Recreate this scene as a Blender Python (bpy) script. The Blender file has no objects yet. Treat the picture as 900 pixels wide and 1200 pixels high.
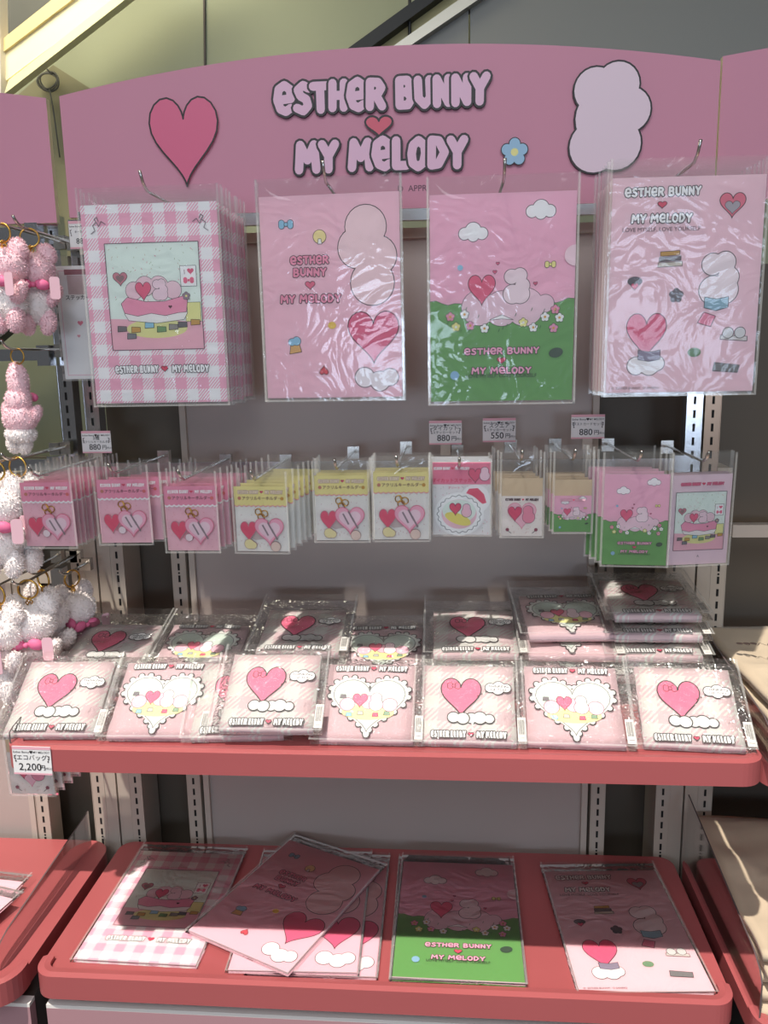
import bpy, bmesh, math, random
from mathutils import Vector, Matrix, noise

R = math.radians
random.seed(7)
sc = bpy.context.scene
C = sc.collection

# ------------------------------------------------------------------ camera
cam_d = bpy.data.cameras.new('camera')
cam = bpy.data.objects.new('camera', cam_d)
C.objects.link(cam)
cam_d.sensor_fit = 'VERTICAL'
cam_d.sensor_height = 36.0
cam_d.lens = 28.8
cam_d.clip_start = 0.02
yaw, pitch, roll = R(-4.642), R(10.834), R(-1.091)
fw = Vector((math.sin(yaw) * math.cos(pitch), math.cos(yaw) * math.cos(pitch), -math.sin(pitch)))
r0 = Vector((math.cos(yaw), -math.sin(yaw), 0))
u0 = r0.cross(fw)
rr = math.cos(roll) * r0 + math.sin(roll) * u0
uu = -math.sin(roll) * r0 + math.cos(roll) * u0
cam.matrix_world = Matrix(((rr.x, uu.x, -fw.x, 0.1221), (rr.y, uu.y, -fw.y, -1.5835), (rr.z, uu.z, -fw.z, 1.4417), (0, 0, 0, 1)))
sc.camera = cam

# ------------------------------------------------------------------ world, sun, lamps, exposure
w = bpy.data.worlds.new('shop_ambient')
sc.world = w
w.use_nodes = True
bg = w.node_tree.nodes['Background']
bg.inputs[0].default_value = (0.96, 0.98, 1.0, 1)
bg.inputs[1].default_value = 0.12
sun_d = bpy.data.lights.new('atrium_sun', 'SUN')
sun_d.energy = 5.3
sun_d.angle = R(0.8)
sun_d.color = (1.0, 0.95, 0.86)
sun = bpy.data.objects.new('atrium_sun', sun_d)
C.objects.link(sun)
sun.rotation_euler = Vector((0.20, 0.39, -1.0)).to_track_quat('-Z', 'Y').to_euler()
fill_lamp_d = bpy.data.lights.new('skylight_fill', 'AREA')     # unseen fill light added high in front of the display
fill_lamp_d.shape = 'RECTANGLE'
fill_lamp_d.size, fill_lamp_d.size_y = 4.0, 2.0
fill_lamp_d.energy = 110
fill_lamp_d.color = (0.90, 0.95, 1.0)
fill_lamp = bpy.data.objects.new('skylight_fill', fill_lamp_d)
C.objects.link(fill_lamp)
fill_lamp.location = (-0.3, -3.9, 3.9)
fill_lamp.rotation_euler = (Vector((0, 0, 1.2)) - fill_lamp.location).to_track_quat('-Z', 'Y').to_euler()
for nm_, px_, pz_, sx_, sz_, en_ in (('front_glare_light', -0.45, 1.36, 1.0, 0.5, 24), ('front_glare_light', 1.75, 1.45, 1.0, 0.8, 24)):
    d_ = bpy.data.lights.new(nm_, 'AREA')                          # unseen panels added behind the camera for bluish glare on the film
    d_.shape = 'RECTANGLE'
    d_.size, d_.size_y = sx_, sz_
    d_.energy = en_
    d_.color = (0.66, 0.80, 1.0)
    o_ = bpy.data.objects.new(nm_, d_)
    C.objects.link(o_)
    o_.location = (px_, -4.4, pz_)
    o_.rotation_euler = (R(90), 0, 0)
lamp_d = bpy.data.lights.new('escalator_cove_lamp', 'AREA')       # warm lamp above the sloping beam at the top left
lamp_d.size = 0.5
lamp_d.energy = 15
lamp_d.color = (1.0, 0.93, 0.70)
lamp = bpy.data.objects.new('escalator_cove_lamp', lamp_d)
C.objects.link(lamp)
lamp.location = (-1.0, 0.15, 2.75)
lamp.rotation_euler = (Vector((-0.95, 0.75, 2.1)) - lamp.location).to_track_quat('-Z', 'Y').to_euler()
sc.view_settings.view_transform = 'Standard'
sc.view_settings.look = 'None'
sc.view_settings.gamma = 1.0
sc.view_settings.use_curve_mapping = False
sc.view_settings.exposure = -0.30
sc.cycles.transparent_max_bounces = 28
sc.cycles.max_bounces = 8

# ------------------------------------------------------------------ colours and materials
def s2l(c):
    return tuple((x / 12.92 if x <= 0.04045 else ((x + 0.055) / 1.055) ** 2.4) for x in (v / 255 for v in c))

def mat(name, rgb, rough=0.5, metal=0.0, grain=0.0, scale=40, sheen=0.0, bump=0.0, spec=0.5):
    m = bpy.data.materials.new(name)
    m.use_nodes = True
    nt = m.node_tree
    b = nt.nodes['Principled BSDF']
    col = s2l(rgb) + (1,)
    b.inputs['Base Color'].default_value = col
    b.inputs['Roughness'].default_value = rough
    b.inputs['Metallic'].default_value = metal
    b.inputs['Specular IOR Level'].default_value = spec
    b.inputs['Sheen Weight'].default_value = sheen
    if grain or bump:
        tc = nt.nodes.new('ShaderNodeTexCoord')
        nz = nt.nodes.new('ShaderNodeTexNoise')
        nz.inputs['Scale'].default_value = scale
        nz.inputs['Detail'].default_value = 5
        nt.links.new(tc.outputs['Object'], nz.inputs['Vector'])
        if grain:
            mx = nt.nodes.new('ShaderNodeMix')
            mx.data_type = 'RGBA'
            mx.inputs[6].default_value = tuple(max(0, c * (1 - grain)) for c in col[:3]) + (1,)
            mx.inputs[7].default_value = tuple(min(1, c * (1 + grain)) for c in col[:3]) + (1,)
            nt.links.new(nz.outputs['Fac'], mx.inputs[0])
            nt.links.new(mx.outputs[2], b.inputs['Base Color'])
        if bump:
            bp = nt.nodes.new('ShaderNodeBump')
            bp.inputs['Strength'].default_value = bump
            bp.inputs['Distance'].default_value = 0.002
            nt.links.new(nz.outputs['Fac'], bp.inputs['Height'])
            nt.links.new(bp.outputs['Normal'], b.inputs['Normal'])
    return m

def ink_mat(name, rough=0.45):
    m = bpy.data.materials.new(name)
    m.use_nodes = True
    nt = m.node_tree
    b = nt.nodes['Principled BSDF']
    a = nt.nodes.new('ShaderNodeVertexColor')
    a.layer_name = 'ink'
    nt.links.new(a.outputs['Color'], b.inputs['Base Color'])
    b.inputs['Roughness'].default_value = rough
    return m

def film_mat(name, milk=0.035, gloss=1.0, scale=22, strength=0.35, rough=0.08):
    """clear plastic film: see-through, with a Fresnel gloss and a crinkle relief"""
    m = bpy.data.materials.new(name)
    m.use_nodes = True
    nt = m.node_tree
    N = nt.nodes
    for n in list(N):
        if n.type != 'OUTPUT_MATERIAL':
            N.remove(n)
    out = [n for n in N if n.type == 'OUTPUT_MATERIAL'][0]
    tr = N.new('ShaderNodeBsdfTransparent')
    tr.inputs[0].default_value = (0.995, 0.995, 0.995, 1)
    df = N.new('ShaderNodeBsdfDiffuse')
    df.inputs[0].default_value = (0.82, 0.80, 0.76, 1)
    gl = N.new('ShaderNodeBsdfGlossy')
    gl.inputs['Roughness'].default_value = rough
    fr = N.new('ShaderNodeFresnel')
    fr.inputs['IOR'].default_value = 1.5
    if strength > 0:
        film_relief(nt, gl, fr, scale, strength)
    mu = N.new('ShaderNodeMath')
    mu.operation = 'MULTIPLY'
    mu.use_clamp = True
    mu.inputs[1].default_value = gloss
    nt.links.new(fr.outputs[0], mu.inputs[0])
    m1 = N.new('ShaderNodeMixShader')
    m1.inputs[0].default_value = milk
    nt.links.new(tr.outputs[0], m1.inputs[1])
    nt.links.new(df.outputs[0], m1.inputs[2])
    m2 = N.new('ShaderNodeMixShader')
    nt.links.new(mu.outputs[0], m2.inputs[0])
    nt.links.new(m1.outputs[0], m2.inputs[1])
    nt.links.new(gl.outputs[0], m2.inputs[2])
    nt.links.new(m2.outputs[0], out.inputs[0])
    return m

def film_relief(nt, gl, fr, scale, strength):
    N = nt.nodes
    tc = N.new('ShaderNodeTexCoord')
    nz = N.new('ShaderNodeTexNoise')
    nz.inputs['Scale'].default_value = scale
    nz.inputs['Detail'].default_value = 2.5
    nz.inputs['Distortion'].default_value = 0.5
    nt.links.new(tc.outputs['Object'], nz.inputs['Vector'])
    vo = N.new('ShaderNodeTexVoronoi')
    vo.feature = 'DISTANCE_TO_EDGE'
    vo.inputs['Scale'].default_value = scale * 0.55
    nt.links.new(nz.outputs['Color'], vo.inputs['Vector'])
    ad = N.new('ShaderNodeMath')
    ad.operation = 'ADD'
    nt.links.new(nz.outputs['Fac'], ad.inputs[0])
    nt.links.new(vo.outputs['Distance'], ad.inputs[1])
    bp = N.new('ShaderNodeBump')
    bp.inputs['Strength'].default_value = strength
    bp.inputs['Distance'].default_value = 0.012
    nt.links.new(ad.outputs[0], bp.inputs['Height'])
    nt.links.new(bp.outputs['Normal'], gl.inputs['Normal'])
    nt.links.new(bp.outputs['Normal'], fr.inputs['Normal'])

def gingham_mat(name, cell, white, pink, hatch, angle=0.0, soft=1.0, sheen=0.0, rough=0.5):
    """woven check: white squares, full squares where both bands cross, hatched where one band runs; uv in metres"""
    m = bpy.data.materials.new(name)
    m.use_nodes = True
    nt = m.node_tree
    N = nt.nodes
    L = nt.links
    b = N['Principled BSDF']
    b.inputs['Roughness'].default_value = rough
    b.inputs['Sheen Weight'].default_value = sheen
    uv = N.new('ShaderNodeUVMap')
    uv.uv_map = 'uv'
    mp = N.new('ShaderNodeMapping')
    mp.inputs['Rotation'].default_value = (0, 0, angle)
    L.new(uv.outputs[0], mp.inputs[0])
    sx = N.new('ShaderNodeSeparateXYZ')
    L.new(mp.outputs[0], sx.inputs[0])
    def op(o, a, bb=None):
        n = N.new('ShaderNodeMath')
        n.operation = o
        for i, v in enumerate((a, bb)):
            if v is None:
                continue
            if isinstance(v, (int, float)):
                n.inputs[i].default_value = v
            else:
                L.new(v, n.inputs[i])
        return n.outputs[0]
    bx_ = op('GREATER_THAN', op('FRACT', op('DIVIDE', op('ADD', sx.outputs[0], 10.0), cell)), 0.5)
    by_ = op('GREATER_THAN', op('FRACT', op('DIVIDE', op('ADD', sx.outputs[1], 10.0), cell)), 0.5)
    both = op('MULTIPLY', bx_, by_)
    either = op('MAXIMUM', bx_, by_)
    diag = op('FRACT', op('DIVIDE', op('ADD', op('SUBTRACT', sx.outputs[1], op('MULTIPLY', sx.outputs[0], 1.15)), 10.0), hatch))
    dl = op('GREATER_THAN', diag, 0.48)
    f = op('MAXIMUM', both, op('MULTIPLY', either, dl))
    f = op('MULTIPLY', f, soft)
    mx = N.new('ShaderNodeMix')
    mx.data_type = 'RGBA'
    mx.inputs[6].default_value = s2l(white) + (1,)
    mx.inputs[7].default_value = s2l(pink) + (1,)
    L.new(f, mx.inputs[0])
    L.new(mx.outputs[2], b.inputs['Base Color'])
    return m

M = dict(
    pinkshelf=mat('coral_pink_paint', (172, 88, 89), 0.34, grain=0.04, scale=6),
    header=mat('rose_pink_board', (214, 146, 166), 0.6, grain=0.03, scale=3),
    header_edge=mat('board_edge_cream', (236, 222, 190), 0.6),
    white=mat('off_white_paint', (186, 174, 160), 0.5, grain=0.05, scale=9),
    panel=mat('mauve_white_laminate', (178, 165, 158), 0.42, grain=0.03, scale=4),
    panel_trim=mat('pale_trim', (190, 178, 166), 0.45),
    dark=mat('slot_black', (16, 14, 14), 0.8),
    gap=mat('shadow_gap_grey', (92, 84, 80), 0.7),
    chrome=mat('brushed_chrome', (205, 205, 208), 0.22, metal=1.0, bump=0.06, scale=60),
    steel=mat('hook_steel', (200, 196, 190), 0.25, metal=1.0),
    gold=mat('gold_keyring', (214, 168, 84), 0.28, metal=1.0),
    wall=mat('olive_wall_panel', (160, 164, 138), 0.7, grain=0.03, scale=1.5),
    grey=mat('grey_cladding', (146, 146, 141), 0.55, grain=0.03, scale=2),
    darkwall=mat('dark_back_wall', (88, 79, 68), 0.55, grain=0.06, scale=2),
    rail=mat('escalator_steel', (176, 172, 160), 0.35, metal=0.6),
    black=mat('black_rubber', (22, 22, 22), 0.5),
    cream=mat('cream_beam_paint', (250, 240, 200), 0.6),
    soffit=mat('grey_soffit', (104, 104, 100), 0.7),
    floor=mat('shop_floor_tile', (72, 66, 62), 0.4, grain=0.08, scale=3),
    ceiling=mat('ceiling_white', (222, 218, 212), 0.8),
    ink=ink_mat('print_ink'),
    card=mat('white_card', (238, 234, 232), 0.5),
    pinkcard=mat('pink_card', (232, 186, 196), 0.5),
    film=film_mat('clear_film', 0.022, 0.95, scale=11, strength=0.13, rough=0.09),
    film_l=film_mat('clear_film_plain', 0.025, 0.8, strength=0),
    film_t=film_mat('tote_film', 0.025, 1.0, scale=30, strength=0.3),
    weld=film_mat('film_weld', 0.22, 1.0, strength=0),
    acrylic=film_mat('clear_acrylic', 0.02, 0.8, scale=0.3, strength=0.0),
    acr_edge=mat('acrylic_edge', (96, 84, 84), 0.2),
    gingham=gingham_mat('pink_gingham_print', 0.0367, (246, 244, 242), (240, 176, 196), 0.0056),
    tote_s=gingham_mat('pale_gingham_cloth', 0.046, (206, 203, 197), (204, 172, 176), 0.0105, angle=0.05, soft=0.85, sheen=0.2, rough=0.85),
    tote_h=mat('pink_cloth', (206, 174, 178), 0.85, grain=0.03, scale=200, sheen=0.2),
    file_p=mat('pink_plastic_file', (246, 196, 208), 0.35),
    file_s=mat('light_pink_plastic_file', (244, 204, 212), 0.35),
    canvas=mat('natural_canvas', (200, 180, 154), 0.9, grain=0.06, scale=30, bump=0.2, sheen=0.2),
    plush_p=mat('pink_plush', (250, 206, 212), 0.95, grain=0.1, scale=160, sheen=0.6),
    plush_w=mat('white_plush', (252, 240, 236), 0.95, grain=0.06, scale=160, sheen=0.6),
    plush_d=mat('deep_pink_satin', (226, 110, 150), 0.6),
    bead=mat('black_bead', (20, 18, 18), 0.2),
    charm=mat('pink_acrylic_charm', (232, 96, 128), 0.15),
    charm_l=mat('pale_acrylic_charm', (244, 196, 208), 0.15),
    drawer=mat('drawer_front_pink_white', (176, 134, 140), 0.45),
    drawer_e=mat('drawer_edge_white', (236, 228, 222), 0.5),
)

# ------------------------------------------------------------------ mesh helpers
def link(name, me, parent=None, loc=None, rot=None):
    o = bpy.data.objects.new(name, me)
    C.objects.link(o)
    if parent:
        o.parent = parent
    if loc is not None:
        o.location = loc
    if rot is not None:
        o.rotation_euler = rot
    return o

def tag(o, label=None, cat=None, group=None, kind=None):
    if label: o['label'] = label
    if cat: o['category'] = cat
    if group: o['group'] = group
    if kind: o['kind'] = kind
    return o

def thing(name, label, cat, loc=(0, 0, 0), rot=(0, 0, 0), group=None):
    return tag(link(name, None, None, loc, rot), label, cat, group)

class MB:
    def __init__(s):
        s.v, s.f, s.m = [], [], []
    def poly(s, pts, mi=0):
        n = len(s.v)
        s.v += [tuple(p) for p in pts]
        s.f.append(tuple(range(n, n + len(pts))))
        s.m.append(mi)
        return s
    def box(s, x0, x1, y0, y1, z0, z1, mi=0, top=None):
        n = len(s.v)
        s.v += [(x, y, z) for x in (x0, x1) for y in (y0, y1) for z in (z0, z1)]
        for i, f in enumerate(((0, 1, 3, 2), (4, 6, 7, 5), (0, 4, 5, 1), (2, 3, 7, 6), (0, 2, 6, 4), (1, 5, 7, 3))):
            s.f.append(tuple(n + k for k in f))
            s.m.append(mi if (top is None or i != 2) else top)
        return s
    def tube(s, path, r, n=8, closed=False, mi=0):
        P = [Vector(p) for p in path]
        k = len(P)
        base = len(s.v)
        ref = Vector((0.123, 0.456, 0.88)).normalized()
        for i, p in enumerate(P):
            a = P[(i - 1) % k] if (closed or i) else p
            b = P[(i + 1) % k] if (closed or i < k - 1) else p
            t = (b - a).normalized()
            e1 = t.cross(ref).normalized()
            e2 = t.cross(e1)
            for j in range(n):
                an = 2 * math.pi * j / n
                s.v.append(tuple(p + r * (math.cos(an) * e1 + math.sin(an) * e2)))
        for i in range(k if closed else k - 1):
            for j in range(n):
                a = base + i * n + j
                b = base + i * n + (j + 1) % n
                c = base + ((i + 1) % k) * n + (j + 1) % n
                d = base + ((i + 1) % k) * n + j
                s.f.append((a, b, c, d))
                s.m.append(mi)
        if not closed:
            s.f.append(tuple(base + j for j in range(n)))
            s.f.append(tuple(base + (k - 1) * n + j for j in reversed(range(n))))
            s.m += [mi, mi]
        return s
    def prism(s, pts, axis, d0, d1, mi=0, side=None):
        """extrude a 2-D outline; axis 'z': pts are (x, y); axis 'y': pts are (x, z)"""
        f3 = (lambda p, d: (p[0], p[1], d)) if axis == 'z' else (lambda p, d: (p[0], d, p[1]))
        n = len(s.v)
        k = len(pts)
        s.v += [f3(p, d0) for p in pts] + [f3(p, d1) for p in pts]
        s.f.append(tuple(n + i for i in range(k)))
        s.f.append(tuple(n + k + i for i in reversed(range(k))))
        s.m += [mi, mi]
        for i in range(k):
            j = (i + 1) % k
            s.f.append((n + i, n + j, n + k + j, n + k + i))
            s.m.append(mi if side is None else side)
        return s
    def mesh(s, name, mats, smooth=False, uv=None):
        me = bpy.data.meshes.new(name)
        me.from_pydata(s.v, [], s.f)
        if not isinstance(mats, (list, tuple)):
            mats = [mats]
        for m in mats:
            me.materials.append(m)
        me.polygons.foreach_set('material_index', s.m)
        if smooth:
            me.polygons.foreach_set('use_smooth', [True] * len(me.polygons))
        if uv:
            l = me.uv_layers.new(name='uv')
            for lp in me.loops:
                c = me.vertices[lp.vertex_index].co
                l.data[lp.index].uv = uv(c)
        bm = bmesh.new()
        bm.from_mesh(me)
        bmesh.ops.recalc_face_normals(bm, faces=bm.faces)
        bm.to_mesh(me)
        bm.free()
        me.update()
        return me
    def build(s, name, mats, parent=None, loc=None, rot=None, smooth=False, uv=None):
        return link(name, s.mesh(name, mats, smooth, uv), parent, loc, rot)

def rrect(x0, x1, y0, y1, r, n=6):
    pts = []
    for cx, cy, a0 in ((x1 - r, y0 + r, -90), (x1 - r, y1 - r, 0), (x0 + r, y1 - r, 90), (x0 + r, y0 + r, 180)):
        for i in range(n + 1):
            a = R(a0 + 90 * i / n)
            pts.append((cx + r * math.cos(a), cy + r * math.sin(a)))
    return pts

# ------------------------------------------------------------------ flat print drawing (x right, z up, facing -y)
K = (38, 30, 32)
WH = (250, 248, 246)
PALE = (240, 216, 222)
LPINK = (240, 178, 194)
MPINK = (232, 132, 158)
DPINK = (226, 92, 126)
YEL = (240, 232, 150)
GRN = (116, 176, 108)
MINT = (232, 242, 232)
BLU = (150, 200, 222)
GREY = (120, 112, 116)
TAN = (206, 160, 84)
LAYER = 0.000020

LET = {
    'E': (0.86, [[(.13, .46), (.74, .50), (.72, .78), (.46, .92), (.2, .80), (.12, .47), (.26, .18), (.5, .1), (.72, .2)]]),
    'S': (0.8, [[(.68, .8), (.44, .9), (.2, .76), (.32, .57), (.58, .46), (.66, .26), (.45, .1), (.16, .2)]]),
    'T': (0.82, [[(.1, .85), (.74, .85)], [(.42, .85), (.42, .12)]]),
    'H': (0.82, [[(.15, .88), (.15, .12)], [(.66, .88), (.66, .12)], [(.15, .5), (.66, .5)]]),
    'R': (0.82, [[(.15, .12), (.15, .88), (.5, .86), (.66, .69), (.5, .5), (.15, .5)], [(.4, .5), (.7, .12)]]),
    'B': (0.84, [[(.15, .12), (.15, .88), (.5, .88), (.63, .7), (.5, .52), (.15, .52)], [(.5, .52), (.69, .32), (.52, .12), (.15, .12)]]),
    'U': (0.82, [[(.15, .88), (.15, .32), (.4, .12), (.66, .32), (.66, .88)]]),
    'N': (0.82, [[(.15, .12), (.15, .88), (.66, .14), (.66, .88)]]),
    'Y': (0.8, [[(.12, .88), (.4, .52), (.68, .88)], [(.4, .52), (.4, .12)]]),
    'M': (1.02, [[(.12, .12), (.2, .88), (.5, .42), (.8, .88), (.88, .12)]]),
    'L': (0.7, [[(.15, .88), (.15, .12), (.58, .12)]]),
    'O': (0.82, [[(.4, .9), (.66, .74), (.7, .5), (.62, .22), (.4, .1), (.17, .22), (.11, .5), (.17, .76), (.4, .9)]]),
    'D': (0.84, [[(.15, .12), (.15, .88), (.45, .85), (.7, .5), (.45, .15), (.15, .12)]]),
    ' ': (0.5, []),
}

def heart_pts(cx, cz, w_, h_, n=36):
    o = []
    for i in range(n):
        t = 2 * math.pi * i / n
        x = 16 * math.sin(t) ** 3 / 32
        y = (13 * math.cos(t) - 5 * math.cos(2 * t) - 2 * math.cos(3 * t) - math.cos(4 * t) + 2.4) / 29
        o.append((cx + x * w_, cz + y * h_))
    return o

_text_cache = {}
def text_tris(s, off=0.0):
    key = (s, off)
    if key not in _text_cache:
        cu = bpy.data.curves.new('tmp', 'FONT')
        cu.body = s
        cu.align_x = 'CENTER'
        cu.align_y = 'CENTER'
        cu.resolution_u = 3
        cu.offset = off
        ob = bpy.data.objects.new('tmp', cu)
        me = bpy.data.meshes.new_from_object(ob)
        vs = [(v.co.x, v.co.y) for v in me.vertices]
        fs = [tuple(p.vertices) for p in me.polygons]
        bpy.data.objects.remove(ob)
        bpy.data.curves.remove(cu)
        bpy.data.meshes.remove(me)
        _text_cache[key] = (vs, fs)
    return _text_cache[key]

class Art:
    """print in the x-z plane; every call lies one hair above the one before"""
    def __init__(s, x0=0, z0=0, sx=1, sz=1, y=-0.0004):
        s.v, s.f, s.c = [], [], []
        s.k = 0
        s.y = y
        s.o = (x0, z0, sx, sz)
    def up(s, k=1):
        s.y -= LAYER * k
        return s
    def T(s, p):
        return (s.o[0] + p[0] * s.o[2], s.o[1] + p[1] * s.o[3])
    def poly(s, pts, col, raw=False, depth=0.0):
        n = len(s.v)
        P = pts if raw else [s.T(p) for p in pts]
        s.k = (s.k + 1) % 14
        yy = s.y - s.k * 1.2e-6
        s.v += [(p[0], yy, p[1]) for p in P]
        s.f.append(tuple(range(n, n + len(P))))
        s.c.append(col)
        if depth:
            k = len(P)
            s.v += [(p[0], s.y + depth, p[1]) for p in P]
            for i in range(k):
                j = (i + 1) % k
                s.f.append((n + i, n + j, n + k + j, n + k + i))
                s.c.append(col)
        return s
    def disc(s, cx, cz, r, col, rz=None, n=20, raw=False, depth=0.0, rot=0.0):
        """r is given along x; rz along z (both in drawing units, or metres when raw)"""
        rx = r if raw else r * s.o[2]
        rz = rx if rz is None else (rz if raw else rz * s.o[3])
        cx, cz = (cx, cz) if raw else s.T((cx, cz))
        ca, sa = math.cos(rot), math.sin(rot)
        pts = []
        for i in range(n):
            a = 2 * math.pi * i / n
            x, z = rx * math.cos(a), rz * math.sin(a)
            pts.append((cx + x * ca - z * sa, cz + x * sa + z * ca))
        return s.poly(pts, col, True, depth)
    def line(s, pts, wd, col, closed=False, raw=False, caps=True, depth=0.0):
        """round-ended stroke of width wd metres"""
        P = [Vector(p) for p in (pts if raw else [s.T(p) for p in pts])]
        if closed:
            P.append(P[0])
        r = wd / 2
        for a, b in zip(P, P[1:]):
            d = b - a
            if d.length < 1e-9:
                continue
            an = math.atan2(d.y, d.x)
            o = []
            n = 5 if r > 0.002 else (3 if r > 0.0006 else 2)
            if not caps:
                n = 1
            for c, st in ((b, an - math.pi / 2), (a, an + math.pi / 2)):
                for i in range(n + 1):
                    t = st + math.pi * i / n
                    o.append((c.x + r * math.cos(t), c.y + r * math.sin(t)))
            s.poly(o, col, True, depth)
        return s
    def shape(s, pts, col, ol=0.0, oc=K, raw=False, depth=0.0):
        s.poly(pts, col, raw, depth)
        if ol:
            s.up()
            s.line(pts, ol, oc, True, raw)
        return s.up()
    def heart(s, cx, cz, w_, col, ol=0.0, ratio=0.9, oc=K, depth=0.0):
        x, z = s.T((cx, cz))
        W = w_ * s.o[2]
        return s.shape(heart_pts(x, z, W, W * ratio), col, ol, oc, True, depth)
    def blob(s, circles, col, ol, oc=K, depth=0.0):
        """puffy cloud outline from overlapping discs (x, z, r) in drawing units"""
        for x, z, r in circles:
            X, Z_ = s.T((x, z))
            s.disc(X, Z_, r * s.o[2] + ol, oc, n=24, raw=True, depth=depth)
        s.up()
        for x, z, r in circles:
            X, Z_ = s.T((x, z))
            s.disc(X, Z_, r * s.o[2], col, n=24, raw=True)
        return s.up()
    def cloud(s, cx, cz, w_, col=WH, ol=0.0008):
        k = w_
        q = s.o[2] / s.o[3]
        return s.blob([(cx - .3 * k, cz, .2 * k), (cx, cz + .1 * k * q, .27 * k), (cx + .3 * k, cz, .2 * k), (cx, cz - .06 * k * q, .2 * k)], col, ol)
    def flower(s, cx, cz, r, col, mid=YEL, ol=0.0006):
        q = s.o[2] / s.o[3]
        s.blob([(cx + r * .62 * math.cos(a), cz + r * .62 * q * math.sin(a), r * .42) for a in [2 * math.pi * i / 5 + .3 for i in range(5)]], col, ol)
        s.disc(cx, cz, r * .3, mid, n=10)
        return s.up()
    def bow(s, cx, cz, w_, col, ol=0.0008):
        q = s.o[2] / s.o[3]
        s.blob([(cx - .32 * w_, cz + .09 * w_ * q, .2 * w_), (cx - .32 * w_, cz - .09 * w_ * q, .2 * w_)], col, ol)
        s.blob([(cx + .32 * w_, cz + .09 * w_ * q, .2 * w_), (cx + .32 * w_, cz - .09 * w_ * q, .2 * w_)], col, ol)
        return s.blob([(cx, cz, .12 * w_)], col, ol)
    def text(s, st, cx, cz, size, col, off=0.0, sx=1.0):
        """print type; size = metres per em"""
        vs, fs = text_tris(st, off)
        X, Z_ = s.T((cx, cz))
        n = len(s.v)
        s.v += [(X + v[0] * size * sx, s.y, Z_ + v[1] * size) for v in vs]
        for f in fs:
            s.f.append(tuple(n + i for i in f))
            s.c.append(col)
        return s.up()
    def bubble(s, st, cx, cz, h, fill, ol, r=0.165, depth=0.0, oc=K, squeeze=0.86, width=None):
        """fat rounded letters with a dark outline; h = letter height in metres, ol = outline in metres"""
        tot = sum(LET[c][0] for c in st)
        X, Z_ = s.T((cx, cz))
        kx = squeeze if width is None else width / (tot * h)
        x = X - tot * h * kx / 2
        rnd = random.Random(len(st) * 7 + 1)
        for ch in st:
            wd, strokes = LET[ch]
            dz = rnd.uniform(-.03, .03) * h
            tilt = rnd.uniform(-.05, .05)
            P = [[(x + (p[0] + tilt * (p[1] - .5)) * h * kx, Z_ + (p[1] - .5) * h + dz) for p in stz] for stz in strokes]
            for stz in P:
                s.line(stz, 2 * r * h + 2 * ol, oc, raw=True, depth=depth)
            s.up()
            for stz in P:
                s.line(stz, 2 * r * h, fill, raw=True)
            s.up()
            x += wd * h * kx
        return s
    def mesh(s, name):
        me = bpy.data.meshes.new(name)
        me.from_pydata(s.v, [], s.f)
        me.materials.append(M['ink'])
        at = me.color_attributes.new('ink', 'FLOAT_COLOR', 'CORNER')
        i = 0
        data = []
        lut = {}
        for f, c in zip(s.f, s.c):
            if c not in lut:
                lut[c] = s2l(c) + (1.0,)
            data += list(lut[c]) * len(f)
        at.data.foreach_set('color', data)
        me.update()
        return me
    def build(s, name, parent=None, loc=None, rot=None):
        return link(name, s.mesh(name), parent, loc, rot)

# ================================================================== the setting
def struct(o, label=None):
    o['kind'] = 'structure'
    if label:
        o['label'] = label
    return o

struct(MB().box(-4, 4, -5, 1.6, -0.05, 0).build('floor', M['floor']), 'dark shop floor under the display')  # unseen floor, coloured dark to cut the sun's bounce
struct(MB().box(-4, 4, -0.785, 1.6, 3.0, 3.12).build('ceiling', M['ceiling']), 'white ceiling slab out of view, its edge cutting off the sun')  # unseen slab added to keep the sun off the sign and wall
struct(MB().box(-4, 4, 0.95, 1.05, 0, 3.0).build('wall_back', M['wall']), 'olive beige wall panels behind the display')
MBw = MB()
MBw.box(-0.598, 3.0, 0.10, 0.13, 0.0, 1.60)
MBw.box(-3.0, -0.602, 0.10, 0.13, 0.0, 1.24)
struct(MBw.build('wall_fixture', M['darkwall']), 'dark backing wall of the shelving fixture')

def at_line(a, b, t):
    return tuple(a[i] + (b[i] - a[i]) * t for i in range(3))

# grey cladding to the right of the escalator, two panels with a seam
def prism_y(pts, y0, y1, m, name, parent=None):
    mb = MB()
    mb.prism([(p[0], p[2]) for p in pts], 'y', y0, y1)
    return mb.build(name, m, parent)
cl = thing('escalator_side', 'grey clad escalator side with dark handrail rising behind the pink sign', 'escalator', (-0.0020, 0.8000, 2.2443))
o_ = Vector(cl.location)
def rel(p):
    return tuple(Vector(p) - o_)
def cl_part(name, pts, y0, y1, m):
    return prism_y([rel(p) for p in pts], y0, y1, m, name, cl)
cl_part('cladding_panel', [(0.0117, 0.8000, 2.2436), (0.1775, 0.8000, 2.3396), (0.1777, 0.8000, 1.9977), (-0.3357, 0.8000, 2.0167)], 0.0, 0.03, M['grey'])
cl_part('cladding_panel', [(0.1819, 0.8000, 2.3435), (0.5058, 0.8000, 2.5289), (1.7441, 0.8000, 2.4610), (1.8166, 0.8000, 1.9372), (0.1823, 0.8000, 1.9976)], 0.0, 0.03, M['grey'])
cl_part('base_rail', [(-0.0319, 0.8000, 2.2372), (0.1685, 0.8000, 2.3564), (0.4838, 0.8000, 2.5438), (0.5144, 0.8000, 2.5265), (0.2021, 0.8000, 2.3446), (-0.0022, 0.8000, 2.2274)], -0.03, 0.03, M['rail'])
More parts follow.
